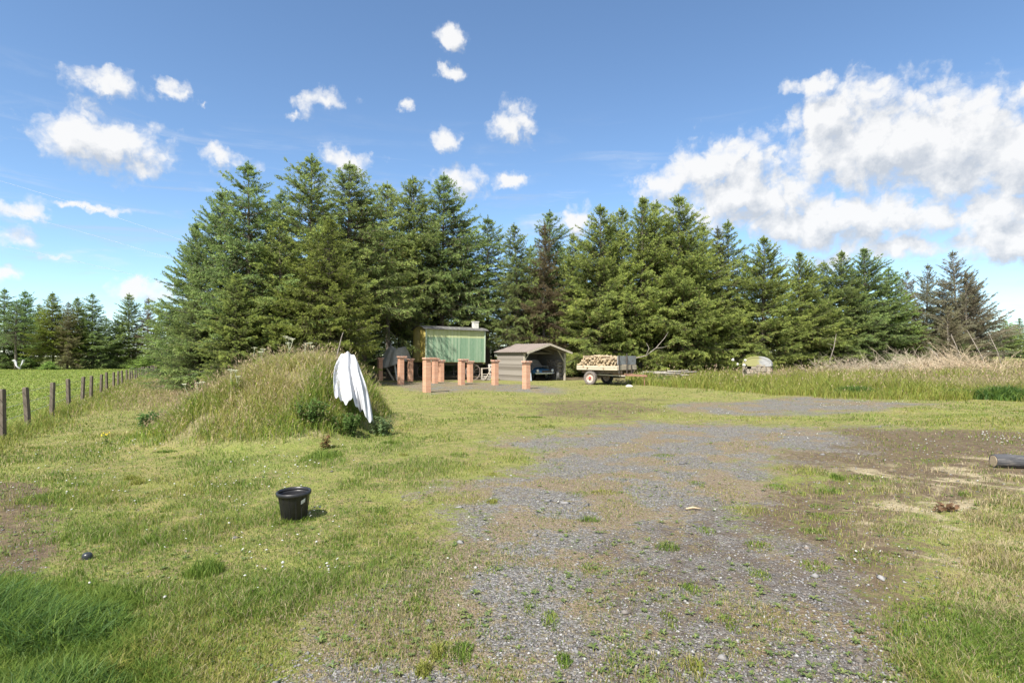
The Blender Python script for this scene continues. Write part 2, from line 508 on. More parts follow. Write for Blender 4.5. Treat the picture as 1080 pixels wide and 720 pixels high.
ts = ((RNG.random(n) < (.14 + .5 * mk['straw'] + .28 * mk['gravel'])) & (mk['lush'] < .4))[:, None]
C = np.where(ts, cmix(n, STRAWC), C)
h = (.018 + .035 * RNG.random(n)) * (.6 + 1.1 * sstep(.4, .7, patch)) + .05 * mk['lush'] * RNG.random(n)
h = h * (1 - .55 * sstep(.2, .6, mk['gravel']))
d = np.hypot(x, y)
w = np.maximum(.0040, .00072 * d) * (.7 + .6 * RNG.random(n))
S.add(*blades(np.stack([x, y, zg(x, y)], 1), h, w, .3 + .7 * RNG.random(n), C))
S.build('lawn_grass', M_GRASS, 'short patchy green and yellow turf of the yard', 'grass')

# tufts of taller, lush grass
S = Stuff()
def tuft(px, py, rx, ry, num, hh, cols, lean=.5, wmul=1.0):
    cx, cy = ground_pt(px, py)
    dpx = cy / F_PX
    r = np.sqrt(RNG.random(num)); a = RNG.random(num) * 6.283
    x = cx + np.cos(a) * r * rx * dpx
    y = cy + np.sin(a) * r * ry
    e = 1 - r ** 2 * .6
    h = hh * (.4 + .6 * RNG.random(num)) * e * (.6 + .8 * fbm(x * 2.5, y * 2.5, 3, 3))
    w = np.maximum(.005, .0008 * cy) * (.7 + .7 * RNG.random(num)) * wmul
    S.add(*blades(np.stack([x, y, zg(x, y)], 1), h, w, lean * (.4 + RNG.random(num)), cmix(num, cols)))
tuft(30, 672, 95, .38, 5200, .30, BLUEG + GREEN[:2], .8, 1.3)
tuft(-60, 660, 110, .45, 4200, .36, BLUEG + GREEN[:2], .8, 1.3)
tuft(45, 735, 85, .25, 3800, .18, GREEN + BLUEG, .7)
tuft(-30, 780, 120, .28, 4200, .24, GREEN + BLUEG, .7)
tuft(110, 630, 35, .2, 700, .10, GREEN + BLUEG, .7)
tuft(215, 598, 20, .15, 500, .16, GREEN, .5)
tuft(340, 482, 22, .4, 700, .16, GREEN, .5)
tuft(300, 549, 14, .05, 160, .07, GREEN + YELL[:1], .6)
tuft(322, 547, 12, .05, 130, .06, GREEN + YELL[:1], .6)
tuft(170, 455, 16, .6, 600, .22, BLUEG, .6)
tuft(60, 520, 40, .3, 900, .10, GREEN, .6)
for px, py, rx in ((800, 577, 14), (625, 600, 14), (800, 607, 12), (560, 640, 10), (745, 560, 10), (470, 690, 10), (650, 700, 12), (870, 548, 22), (960, 563, 40), (1000, 650, 60), (1060, 690, 50), (1040, 720, 60), (1070, 545, 25), (905, 508, 30), (990, 492, 30),
                   (930, 590, 35), (1060, 608, 40), (860, 600, 15), (770, 660, 10), (705, 655, 8), (580, 655, 10), (520, 600, 12), (440, 640, 14), (700, 480, 12), (735, 510, 10), (610, 520, 14), (880, 445, 40), (1000, 445, 50)):
    tuft(px, py, rx, .12 + .004 * rx * 9 / (py - 375) * 10, int(16 * rx), .025 + random.random() * .03, GREEN + YELL[:1], .9)
for i in range(110):
    px = random.uniform(-60, 1140); py = 402 + 350 * random.random() ** 1.4
    cx, cy = ground_pt(px, py)
    mm = masks(np.array([cx]), np.array([cy]))
    if mm['gravel'][0] > .5 and random.random() < .7: continue
    if mm['mound'][0] > .2 or mm['meadow'][0] > .3 or py < 425: continue
    tuft(px, py, random.uniform(5, 16), random.uniform(.05, .16), random.randint(60, 260), random.uniform(.04, .12), random.choice([GREEN, GREEN, YELL, GREEN + STRAWC[:1]]), .7)
S.build('tall_grass', M_GRASS, 'lush green tufts of longer grass at lower left and across the yard', 'grass')

# tall meadow right
S = Stuff()
n = 330000
y = 14 + 40 * RNG.random(n) ** 1.25; a = RNG.uniform(.2, 1.25, n); x = a * y
mw = meadow_mask(x, y)
pts = [ground_pt(*p) for p in MEADOW_FRONT]
f = np.interp(a, [p[0] / p[1] for p in pts], [p[1] for p in pts])
dep = y - f
k = RNG.random(n) < mw * np.clip(1.2 - .02 * y, .3, 1)
x, y, dep, a = x[k], y[k], dep[k], a[k]; n = len(x)
big = fbm(x * .35, y * .35, 4, 5)
med = fbm(x * 1.1, y * 1.1, 3, 2)
hgt = (.26 + .44 * RNG.random(n)) * (.5 + .9 * big) * (.35 + 1.2 * med) * (.4 + .6 * sstep(-.5, 3.0, dep))
greenness = np.clip(1.3 - dep * .035 + (big - .5) * 2.0 - sstep(.52, .75, a) * .5, 0.15, 1)
t = (RNG.random(n) < greenness)[:, None]
C = np.where(t, cmix(n, GREEN[1:3] + YELL + YELL[:2]), cmix(n, STRAWC + STRAWC[:2] + YELL[2:]))
hd = (RNG.random(n) < .035 + .12 * (1 - greenness))
w = np.maximum(.012, .0011 * y) * (.6 + .7 * RNG.random(n))
P = np.stack([x, y, zg(x, y)], 1)
S.add(*blades(P[~hd], hgt[~hd], w[~hd], .2 + .5 * RNG.random((~hd).sum()), C[~hd]))
S.add(*blades(P[hd], hgt[hd] * 1.3, w[hd] * .6, .1 + .35 * RNG.random(hd.sum()), C[hd], cmix(hd.sum(), STRAWC + PINK), 2.6))
# dark rank patches at the front edge
for px, py, rx, ry, hh in ((1060, 428, 30, .7, .55), (1010, 425, 22, .7, .35), (686, 402, 9, .6, .7), (700, 404, 14, .6, .5), (900, 421, 24, .6, .45)):
    cx, cy = ground_pt(px, py); num = 2600
    r = np.sqrt(RNG.random(num)); q = RNG.random(num) * 6.283
    xx = cx + np.cos(q) * r * rx * cy / F_PX; yy = cy + np.sin(q) * r * ry
    S.add(*blades(np.stack([xx, yy, zg(xx, yy)], 1), hh * (.5 + .5 * RNG.random(num)) * (1 - .5 * r ** 2), np.full(num, .03), .3 + .5 * RNG.random(num), cmix(num, BLUEG + GREEN[:2])))
S.build('meadow_grass', M_GRASS, 'tall green and straw coloured meadow grass with seed heads right of the drive', 'grass')

# mound vegetation
S = Stuff()
n = 90000
x = RNG.uniform(-8.4, -2.6, n); y = RNG.uniform(9.0, 15.6, n)
mm = masks(x, y)['mound']
bare = sstep(.55, .75, fbm(x * 1.4 + 3, y * 1.4, 3, 1) + .35 * np.exp(-((x + 4.0) ** 2 / .35 + (y - 12.6) ** 2 / 1.2)))
k = RNG.random(n) < mm * 1.2 * (1 - .85 * bare)
x, y = x[k], y[k]; n = len(x)
zz = zg(x, y); rel = np.interp(x, MX, MZ) * sstep(9.2, 12.0, y)
big = fbm(x * 1.1, y * 1.1, 4, 2)
hgt = (.16 + .24 * RNG.random(n)) * (.55 + .9 * big) * (.40 + .60 * np.clip(rel / .55, 0, 1))
greenness = np.clip(.85 - rel * .62 + (big - .5) * 2.2 + sstep(11.2, 9.4, y) * .4, .1, 1)
t = (RNG.random(n) < greenness)[:, None]
C = np.where(t, cmix(n, GREEN + YELL[:2]), cmix(n, STRAWC + YELL)) * 1.22
hd = RNG.random(n) < .16 + .12 * (x < -5.8)
w = .011 * (.6 + .7 * RNG.random(n))
P = np.stack([x, y, zz], 1)
S.add(*blades(P[~hd], hgt[~hd], w[~hd], .3 + .6 * RNG.random((~hd).sum()), C[~hd]))
S.add(*blades(P[hd], hgt[hd] * 1.25, w[hd] * .5, .15 + .4 * RNG.random(hd.sum()), C[hd], cmix(hd.sum(), STRAWC + PINK), 3.0))
S.build('mound_grass', M_GRASS, 'rough grass with dry seed heads covering the earth mound', 'grass')

# verge along the fence and behind the mound
S = Stuff()
n = 150000
y = 5.5 + 75 * RNG.random(n) ** 1.5
off = RNG.uniform(-.6, 6.5, n)
x = -3.47 - .5867 * y + off * (.5 + .03 * y)
m_ = masks(x, y)
soft = sstep(6.5, 11, y + (fbm(x * .8, y * .8, 3, 1) - .5) * 5)
k = (RNG.random(n) < np.clip(1.1 - off / 7.5, .1, 1) * soft * (1 - m_['mound']) * np.maximum(sstep(14, 22, y), np.exp(-(off / .6) ** 2))) & (x < -1.5)
x, y, off, soft = x[k], y[k], off[k], soft[k]; n = len(x)
big = fbm(x * .6, y * .6, 4, 6)
hgt = (.10 + .26 * RNG.random(n)) * (.4 + 1.0 * big) * np.clip(1.15 - off / 7, .3, 1) * (.30 + .70 * np.maximum(sstep(15, 24, y), np.exp(-(off / .8) ** 2))) * (.25 + .75 * soft)
pinky = np.exp(-((off - 2.6) / 1.6) ** 2) * sstep(12, 18, y)
t = RNG.random(n)
C = np.where((t < pinky * .55)[:, None], cmix(n, PINK + STRAWC), cmix(n, GREEN + YELL + YELL))
hd = RNG.random(n) < .02 + .3 * pinky
w = np.maximum(.009, .0009 * y) * (.6 + .7 * RNG.random(n))
P = np.stack([x, y, zg(x, y)], 1)
S.add(*blades(P[~hd], hgt[~hd], w[~hd], .3 + .6 * RNG.random((~hd).sum()), C[~hd]))
S.add(*blades(P[hd], hgt[hd] * 1.3, w[hd] * .5, .15 + .4 * RNG.random(hd.sum()), C[hd], cmix(hd.sum(), PINK + STRAWC), 2.8))
S.build('verge_grass', M_GRASS, 'longer grass with reddish seed heads on the verge beside the post fence', 'grass')

# pasture beyond the fence
S = Stuff()
n = 110000
y = 9 + 120 * RNG.random(n) ** 1.7
x = -3.7 - .5867 * y - RNG.random(n) * (6 + .5 * y)
big = fbm(x * .4, y * .4, 4, 1)
hgt = (.03 + .07 * RNG.random(n)) * (.5 + 1.2 * big) + .12 * sstep(.62, .72, big) * RNG.random(n)
w = np.maximum(.012, .0013 * y) * (.7 + .6 * RNG.random(n))
C = cmix(n, [(.24, .32, .06), (.30, .36, .075), (.20, .29, .055), (.34, .36, .11)])
S.add(*blades(np.stack([x, y, zg(x, y)], 1), hgt, w, .4 + .6 * RNG.random(n), C))
S.build('pasture_grass', M_GRASS, 'bright green grazed grass of the field beyond the post fence', 'grass')

# low weeds (rosettes) + white clover / daisy heads
S = Stuff()
def rosettes(xs, ys, size, cols, nl=7, rise=.35):
    for cx, cy, s in zip(xs, ys, size):
        z0 = zgf(cx, cy); m = random.randint(nl - 2, nl + 2)
        a = RNG.random() * 6.28 + np.arange(m) * 6.283 / m + RNG.normal(0, .25, m)
        l = s * (.6 + .6 * RNG.random(m)); ww = l * .2
        dx, dy = np.cos(a), np.sin(a)
        b = np.array([cx, cy, z0 + .006])
        up = rise * l * (.4 + RNG.random(m))
        mid = b + np.stack([dx * l * .5, dy * l * .5, up], 1); tip = b + np.stack([dx * l, dy * l, up * .7], 1)
        side = np.stack([-dy, dx, np.zeros(m)], 1) * ww[:, None]
        V = np.stack([np.repeat(b[None], m, 0), mid - side, mid + side, tip], 1).reshape(-1, 3)
        q = np.arange(m)[:, None] * 4
        T = np.concatenate([q + np.array([[0, 1, 2]]), q + np.array([[2, 1, 3]])])
        S.add(V, T, np.repeat(cmix(m, cols, .2), 4, 0))
x, y = on_screen(9000, -400, 1480, 425, 850)
mk = masks(x, y)
p = np.where(mk['lush'] > .4, .15, .6) * (1 - mk['mound']) * (1 - mk['meadow']) * (.35 + sstep(.45, .6, fbm(x * 1.2, y * 1.2, 3, 3)))
k = RNG.random(len(x)) < p
rosettes(x[k], y[k], .012 + .024 * RNG.random(k.sum()) ** 2 + .0012 * y[k], [(.13, .20, .05), (.20, .26, .08), (.26, .30, .10), (.11, .17, .06)])
S.build('ground_weeds', M_GRASS, 'small flat leafy weeds growing through the gravel and turf', 'weeds')

S = Stuff()
def daisies(px, py, rx, ry, num, zr=(.02, .08), r=.0085):
    xx = RNG.normal(px, rx, num); yy = np.clip(RNG.normal(py, ry, num), HOR + 20, None)
    for a, b in zip(xx, yy):
        cx, cy = ground_pt(a, b); z0 = zgf(cx, cy) + random.uniform(*zr)
        rr = r * random.uniform(.6, 1.3) * (1 + .05 * cy); m = 6
        an = np.arange(m) * 6.283 / m
        tilt = RNG.normal(0, .35, 2)
        ring = np.stack([cx + rr * np.cos(an), cy + rr * np.sin(an), z0 + rr * (np.cos(an) * tilt[0] + np.sin(an) * tilt[1])], 1)
        V = np.concatenate([[[cx, cy, z0 + rr * .5]], ring, [[cx, cy, z0 - rr * .5]]])
        i = np.arange(m); j = (i + 1) % m
        T = np.concatenate([np.stack([np.zeros(m, int), 1 + i, 1 + j], 1), np.stack([np.full(m, 7), 1 + j, 1 + i], 1)])
        S.add(V, T, np.full((8, 3), random.uniform(.6, .8)) * np.array([1, 1, .93]))
        S.add(np.array([[cx - .002, cy, z0], [cx + .002, cy, z0], [cx + .002, cy, z0 - .12]]), np.array([[0, 1, 2]]), np.tile((.15, .2, .06), (3, 1)))
for q in ((290, 475, 30, 8, 26), (120, 470, 35, 6, 30), (60, 500, 50, 12, 20), (265, 505, 26, 7, 24), (310, 500, 30, 6, 14), (160, 520, 60, 20, 22), (300, 560, 40, 25, 26), (330, 540, 12, 8, 14),
          (350, 605, 8, 4, 10), (885, 432, 25, 2, 20), (860, 465, 25, 3, 10), (980, 478, 14, 8, 12), (1050, 471, 18, 4, 30), (910, 585, 25, 6, 8), (770, 437, 18, 2, 16), (930, 430, 14, 1.5, 14),
          (650, 440, 60, 6, 5), (230, 600, 60, 30, 14), (450, 560, 60, 40, 12), (600, 520, 90, 40, 10), (1000, 520, 60, 20, 6)):
    daisies(*q)
S.build('white_flowers', M_GRASS, 'tiny white clover and daisy heads dotted over the turf', 'flowers')

# loose stones of the drive
def stones():
    x, y = on_screen(190000, -150, 1300, 440, 880)
    mk = masks(x, y)
    k = RNG.random(len(x)) < (sstep(.2, .7, mk['gravel'] + (fbm(x * 3.2, y * 3.2, 3, 1) - .5) * 1.0) * (.5 - .42 * mk['over']) + .16 * mk['soil'] + .015) * (y < 15)
    x, y = x[k], y[k]; n = len(x)
    s = (.003 + .0075 * RNG.random(n) ** 2.5) * (1 + .07 * y)
    s = np.where(RNG.random(n) < .006, s * 3.0, s)
    base = np.array([(1, 0, 0), (0, 1, 0), (-1, 0, 0), (0, -1, 0), (0, 0, .8), (0, 0, -.6), (.7, .7, .1), (-.7, .7, .15)])
    base = base[:6]
    V = base[None] * (.55 + .8 * RNG.random((n, 6, 1)))
    a = RNG.random(n) * 6.283; c, sn = np.cos(a)[:, None], np.sin(a)[:, None]
    st = 1 + RNG.random((n, 1)) * .8
    vx = V[:, :, 0] * st; vy = V[:, :, 1]
    fl = (.35 + .5 * RNG.random((n, 1)))
    V = np.stack([vx * c - vy * sn, vx * sn + vy * c, V[:, :, 2] * fl], 2) * s[:, None, None]
    V = V + np.stack([x, y, zg(x, y) + s * .12], 1)[:, None, :]
    tri = np.array([(0, 1, 4), (1, 2, 4), (2, 3, 4), (3, 0, 4), (1, 0, 5), (2, 1, 5), (3, 2, 5), (0, 3, 5)])
    T = (np.arange(n)[:, None, None] * 6 + tri[None]).reshape(-1, 3)
    C = cmix(n, [(.085, .082, .083), (.15, .146, .147), (.20, .195, .195), (.12, .114, .11), (.16, .132, .11), (.27, .265, .26)], .25)
    me = np_mesh('gravel', V.reshape(-1, 3), T, {'Col': np.repeat(C, 6, 0)})
    m, nt, b, o = new_mat('stone'); at = nt.nodes.new('ShaderNodeAttribute'); at.attribute_name = 'Col'
    nt.links.new(at.outputs['Color'], b.inputs['Base Color']); b.inputs['Roughness'].default_value = .8
    tag(link('gravel', me, m), 'loose grey slate chippings on the worn drive', 'gravel', kind='stuff')
stones()

# ------------------------------------------------------------------ conifers
def spruce_mesh(seed, H=10.0, Rad=2.9, base=.05, dens=1.0, inner_brown=.25, needle=.095, whorls=46, per=7.8, wind=0.0, prof=.56, droop=.30, up0=R(35), cut=1.0, tint=None, needles=1.0):
    rg = np.random.default_rng(seed)
    Vs, Ts, Cs = [], [], []; nv = 0
    tr = MB()
    bend = rg.normal(0, .12, 2)
    def axis(z):
        t = z / H
        return np.array([bend[0] * t * t + .05 * math.sin(3 * t + seed), bend[1] * t * t, z])
    zs = np.linspace(0, H * .985, 12)
    tr.tube([axis(z) - np.array([0, 0, .15 if i == 0 else 0]) for i, z in enumerate(zs)], [max(.012, .017 * H * (1 - z / H) ** .9) for z in zs], 8)
    def emit(p, d, col, ln, wd):
        nonlocal nv
        n = len(p)
        rnd = rg.normal(0, 1, (n, 3)); rnd -= d * (rnd * d).sum(1)[:, None]; rnd /= np.linalg.norm(rnd, axis=1)[:, None] + 1e-6
        dirn = d * .75 + rnd * .75; dirn[:, 2] += .08
        dirn /= np.linalg.norm(dirn, axis=1)[:, None]
        sd = np.cross(dirn, rg.normal(0, 1, (n, 3))); sd /= np.linalg.norm(sd, axis=1)[:, None] + 1e-6
        tip = p + dirn * ln[:, None]
        mid = p + dirn * ln[:, None] * .4
        V = np.stack([p, mid + sd * wd[:, None] / 2, tip, mid - sd * wd[:, None] / 2], 1).reshape(-1, 3)
        Vs.append(V); b = nv + np.arange(n)[:, None] * 4
        Ts.append(np.concatenate([b + np.array([[0, 1, 2]]), b + np.array([[0, 2, 3]])])); nv += 4 * n
        Cs.append(np.repeat(col, 4, 0))
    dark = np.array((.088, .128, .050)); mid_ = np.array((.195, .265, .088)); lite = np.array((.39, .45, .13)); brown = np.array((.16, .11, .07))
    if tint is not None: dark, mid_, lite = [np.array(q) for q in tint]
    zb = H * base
    for wi in range(whorls):
        t = (wi + rg.random() * .9) / whorls
        t = t ** .92
        z = zb + t * (H - zb)
        nb = max(3, int(per * (1.15 - .5 * t) + rg.random()))
        ph = rg.random() * 6.283
        for k in range(nb):
            az = ph + k * 6.283 / nb + rg.normal(0, .25)
            L = Rad * ((1 - t) ** prof) * min(1, ((1 - t) / .14)) ** .45 * (.65 + .5 * rg.random()) * (.72 + .28 * min(1, (t + .04) / .12) if base < .15 else 1)
            L *= .70 + .62 * float(vnoise(math.cos(az) * 1.3 + 5 + seed, math.sin(az) * 1.3 + t * 7, 3)) + .10 * math.cos(az - seed)
            if rg.random() < .07: L *= 1.25
            L = L * (1 + wind * .45 * math.cos(az)) + .08
            if rg.random() > cut: continue
            pit = (-.16 + t * 1.1) * up0 + rg.normal(0, .20) + wind * .45
            c = math.cos(pit); s_ = math.sin(pit)
            dr = droop * (1 - t) ** .8 * (.6 + .7 * rg.random())
            dxy = np.array([math.cos(az), math.sin(az)])
            if wind: dxy = dxy + np.array([wind * .8, 0]); dxy /= np.linalg.norm(dxy)
            p0 = axis(z)
            def bp(s):
                s = np.asarray(s, float)
                r = L * s * c
                hh = L * (s_ * s - dr * s ** 1.6 + dr * .75 * s ** 4)
                return np.stack([p0[0] + dxy[0] * r, p0[1] + dxy[1] * r, p0[2] + hh], -1)
            tr.tube(bp([0, .3, .65, 1.0]), [.006 + .009 * L, .004 + .006 * L, .003 + .003 * L, .002], 4, False)
            # side shoots
            ns = max(9, int(L / .080 * dens))
            sj = .10 + .9 * np.sort(rg.random(ns)) ** .85
            side = np.where(rg.random(ns) < .5, -1, 1)
            sa = side * (R(48) + rg.normal(0, R(14), ns))
            ll = np.clip(.40 * L * (1.03 - sj) ** .7 * (.55 + .6 * rg.random(ns)), .15, .75)
            b0 = bp(sj); b1 = bp(np.minimum(sj + .02, 1.02)); tang = b1 - b0; tang /= np.linalg.norm(tang, axis=1)[:, None]
            ca, sn = np.cos(sa), np.sin(sa)
            d = np.stack([tang[:, 0] * ca - tang[:, 1] * sn, tang[:, 0] * sn + tang[:, 1] * ca, tang[:, 2] + rg.normal(.02, .16, ns)], 1)
            d /= np.linalg.norm(d, axis=1)[:, None]
            # leader end
            sj = np.append(sj, .93); b0 = np.vstack([b0, bp(.93)]); d = np.vstack([d, tang[-1]]); ll = np.append(ll, .16 + .05 * L); ns += 1
            cnt = np.maximum(3, (ll * 56 * dens * needles).astype(int))
            idx = np.repeat(np.arange(ns), cnt)
            q = rg.random(len(idx)) ** .85
            sag = .28 * (1 - t) + .05
            P = b0[idx] + d[idx] * (ll[idx] * q)[:, None]
            P[:, 2] -= sag * ll[idx] * q ** 2
            P += rg.normal(0, .012, P.shape)
            dd = d[idx].copy(); dd[:, 2] -= 2 * sag * q * .5; dd /= np.linalg.norm(dd, axis=1)[:, None]
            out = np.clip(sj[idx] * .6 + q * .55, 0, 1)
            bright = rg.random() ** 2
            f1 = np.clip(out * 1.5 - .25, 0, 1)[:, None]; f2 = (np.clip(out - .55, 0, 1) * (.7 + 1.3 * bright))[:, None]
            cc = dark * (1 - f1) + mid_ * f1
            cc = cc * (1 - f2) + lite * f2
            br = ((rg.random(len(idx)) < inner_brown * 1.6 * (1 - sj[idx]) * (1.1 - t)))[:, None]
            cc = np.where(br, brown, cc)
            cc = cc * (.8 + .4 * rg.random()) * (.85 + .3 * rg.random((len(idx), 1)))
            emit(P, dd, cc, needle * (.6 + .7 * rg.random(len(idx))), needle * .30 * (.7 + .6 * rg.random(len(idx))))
    # leading shoot
    nl_ = int(150 * needles); zz = H * (.955 + .075 * rg.random(nl_)); P = np.array([axis(min(z, H)) for z in zz]); P[:, 2] = zz
    emit(P, np.tile([0, 0, 1.0], (nl_, 1)), np.tile(mid_, (nl_, 1)) * (.8 + .4 * rg.random((nl_, 1))), needle * (.6 + .6 * rg.random(nl_)), np.full(nl_, needle * .25))
    tr.tube([axis(H * .98), axis(H) + np.array([0, 0, .03 * H])], [.012, .004], 4, False)
    me = np_mesh('crown', np.concatenate(Vs), np.concatenate(Ts), {'Col': np.concatenate(Cs)})
    tm = bpy.data.meshes.new('trunk'); tm.from_pydata(tr.v, [], tr.f); tm.update()
    tm.polygons.foreach_set('use_smooth', np.ones(len(tm.polygons), bool))
    return tm, me

BROWNISH = ((.10, .085, .055), (.17, .14, .085), (.19, .18, .085))
DEADT = ((.25, .22, .16), (.31, .28, .20), (.25, .27, .14))
PROTO = {}
def proto(key, **kw):
    dead = kw.pop('dead', False)
    tm, cm = spruce_mesh(**kw)
    tm.materials.append(M_DEADBARK if dead else M_BARK); cm.materials.append(M_LEAF)
    PROTO[key] = (tm, cm)
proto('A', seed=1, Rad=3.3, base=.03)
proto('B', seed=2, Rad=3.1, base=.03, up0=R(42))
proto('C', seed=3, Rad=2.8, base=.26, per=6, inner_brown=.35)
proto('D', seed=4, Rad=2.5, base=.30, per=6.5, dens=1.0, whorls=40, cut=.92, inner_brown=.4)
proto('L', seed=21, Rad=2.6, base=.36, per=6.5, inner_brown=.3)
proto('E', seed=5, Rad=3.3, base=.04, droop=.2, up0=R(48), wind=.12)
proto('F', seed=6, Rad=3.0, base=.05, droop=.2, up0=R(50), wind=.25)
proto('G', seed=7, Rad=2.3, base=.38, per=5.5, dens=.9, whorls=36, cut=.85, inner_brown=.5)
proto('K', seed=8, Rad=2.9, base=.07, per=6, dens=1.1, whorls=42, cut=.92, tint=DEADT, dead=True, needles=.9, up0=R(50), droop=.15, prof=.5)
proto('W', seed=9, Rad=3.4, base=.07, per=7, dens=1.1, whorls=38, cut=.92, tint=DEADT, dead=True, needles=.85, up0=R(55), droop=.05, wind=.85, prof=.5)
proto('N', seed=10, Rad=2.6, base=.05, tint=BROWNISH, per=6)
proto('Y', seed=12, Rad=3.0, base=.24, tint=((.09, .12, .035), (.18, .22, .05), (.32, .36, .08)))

TREES = 0
def tree(key, px, py, d, width=1.0, label='', group=None, rz=None, color=(1, 1, 1), lean=(0, 0), name='spruce_tree', zoff=0):
    X = (px - 540) / F_PX * d
    z0 = zgf(X, d) + zoff
    H = CAM_H + (HOR - py) / F_PX * d - z0
    e = empty(name, (X, d, z0), rz if rz is not None else random.uniform(0, 6.28), lean[0], lean[1])
    s = H / 10.0
    e.scale = (s * width, s * width, s)
    tm, cm = PROTO[key]
    link('trunk', tm, None, e)
    c = link('crown', cm, None, e)
    c.color = (*color, 1)
    tag(e, label, 'tree', group)
    return e
GL = 'spruces of the left clump behind the mound'
GM = 'spruces behind the hut and shed'
GR = 'spruces of the windbreak right of the shed'
GB = 'trees of the second row'
BL = (.95, 1.02, 1.1)
W = (1.18, 1.13, .95)
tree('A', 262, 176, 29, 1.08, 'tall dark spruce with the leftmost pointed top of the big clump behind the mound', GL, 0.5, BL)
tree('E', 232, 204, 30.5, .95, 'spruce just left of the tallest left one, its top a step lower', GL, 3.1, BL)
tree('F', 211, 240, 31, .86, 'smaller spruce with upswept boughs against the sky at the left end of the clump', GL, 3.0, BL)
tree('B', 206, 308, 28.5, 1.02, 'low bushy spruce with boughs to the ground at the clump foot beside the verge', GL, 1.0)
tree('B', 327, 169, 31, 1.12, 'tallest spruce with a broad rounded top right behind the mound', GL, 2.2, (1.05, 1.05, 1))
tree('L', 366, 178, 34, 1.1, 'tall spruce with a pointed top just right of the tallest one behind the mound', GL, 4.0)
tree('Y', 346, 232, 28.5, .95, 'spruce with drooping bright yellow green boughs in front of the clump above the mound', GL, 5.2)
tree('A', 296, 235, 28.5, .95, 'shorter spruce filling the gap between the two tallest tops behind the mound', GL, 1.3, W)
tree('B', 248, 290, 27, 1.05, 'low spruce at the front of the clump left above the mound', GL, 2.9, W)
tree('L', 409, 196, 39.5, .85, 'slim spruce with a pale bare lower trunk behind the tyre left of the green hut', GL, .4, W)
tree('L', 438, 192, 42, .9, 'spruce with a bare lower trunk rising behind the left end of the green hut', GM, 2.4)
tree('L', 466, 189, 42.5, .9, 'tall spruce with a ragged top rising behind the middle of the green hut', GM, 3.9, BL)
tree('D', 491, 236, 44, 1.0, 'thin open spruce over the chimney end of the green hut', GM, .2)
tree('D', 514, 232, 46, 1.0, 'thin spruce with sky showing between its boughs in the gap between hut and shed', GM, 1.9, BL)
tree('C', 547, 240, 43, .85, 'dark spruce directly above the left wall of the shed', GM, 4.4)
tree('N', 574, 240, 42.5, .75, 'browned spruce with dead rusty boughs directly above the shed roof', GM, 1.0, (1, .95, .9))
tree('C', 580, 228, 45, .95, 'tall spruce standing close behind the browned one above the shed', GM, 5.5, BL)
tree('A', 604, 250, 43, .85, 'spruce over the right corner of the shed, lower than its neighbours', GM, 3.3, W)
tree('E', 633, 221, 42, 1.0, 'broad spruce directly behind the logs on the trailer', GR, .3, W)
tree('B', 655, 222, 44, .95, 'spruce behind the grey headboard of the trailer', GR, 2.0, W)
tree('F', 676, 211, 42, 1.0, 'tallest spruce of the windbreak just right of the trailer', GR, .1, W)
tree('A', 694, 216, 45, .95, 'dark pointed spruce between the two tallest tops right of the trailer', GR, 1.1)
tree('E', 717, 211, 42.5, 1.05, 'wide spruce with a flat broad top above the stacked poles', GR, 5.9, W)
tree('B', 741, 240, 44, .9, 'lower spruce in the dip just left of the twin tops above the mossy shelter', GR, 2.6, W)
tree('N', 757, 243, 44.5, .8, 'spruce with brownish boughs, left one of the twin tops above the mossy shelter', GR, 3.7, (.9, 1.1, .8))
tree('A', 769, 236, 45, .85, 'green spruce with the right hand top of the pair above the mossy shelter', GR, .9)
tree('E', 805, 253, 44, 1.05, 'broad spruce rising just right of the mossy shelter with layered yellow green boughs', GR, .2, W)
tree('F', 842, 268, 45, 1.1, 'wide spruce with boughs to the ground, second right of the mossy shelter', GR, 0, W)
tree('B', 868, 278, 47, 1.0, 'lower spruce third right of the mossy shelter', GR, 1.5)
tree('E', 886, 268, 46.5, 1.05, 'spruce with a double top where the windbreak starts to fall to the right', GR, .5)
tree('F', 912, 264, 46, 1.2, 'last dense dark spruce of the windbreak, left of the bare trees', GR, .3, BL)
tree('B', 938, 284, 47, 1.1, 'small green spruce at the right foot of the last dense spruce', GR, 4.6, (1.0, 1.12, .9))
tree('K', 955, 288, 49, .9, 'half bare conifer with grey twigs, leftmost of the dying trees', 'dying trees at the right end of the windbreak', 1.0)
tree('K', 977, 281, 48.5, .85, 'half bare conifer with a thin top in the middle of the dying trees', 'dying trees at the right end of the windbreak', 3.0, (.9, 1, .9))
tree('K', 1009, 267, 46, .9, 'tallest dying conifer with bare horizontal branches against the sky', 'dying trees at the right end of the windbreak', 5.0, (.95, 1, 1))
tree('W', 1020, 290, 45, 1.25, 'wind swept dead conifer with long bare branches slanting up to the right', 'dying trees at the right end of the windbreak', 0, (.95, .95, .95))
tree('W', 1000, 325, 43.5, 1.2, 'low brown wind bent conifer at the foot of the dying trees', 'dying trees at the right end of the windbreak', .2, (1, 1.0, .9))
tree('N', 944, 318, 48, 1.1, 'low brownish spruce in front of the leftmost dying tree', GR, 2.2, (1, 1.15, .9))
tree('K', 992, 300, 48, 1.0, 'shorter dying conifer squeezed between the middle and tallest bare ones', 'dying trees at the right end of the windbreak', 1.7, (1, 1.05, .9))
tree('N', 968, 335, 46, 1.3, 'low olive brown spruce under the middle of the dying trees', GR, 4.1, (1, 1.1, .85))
tree('B', 1000, 352, 44, 2.2, 'low dark green bush at the foot of the dying trees', None, 2.0, (.8, .9, .9), name='conifer_bush')
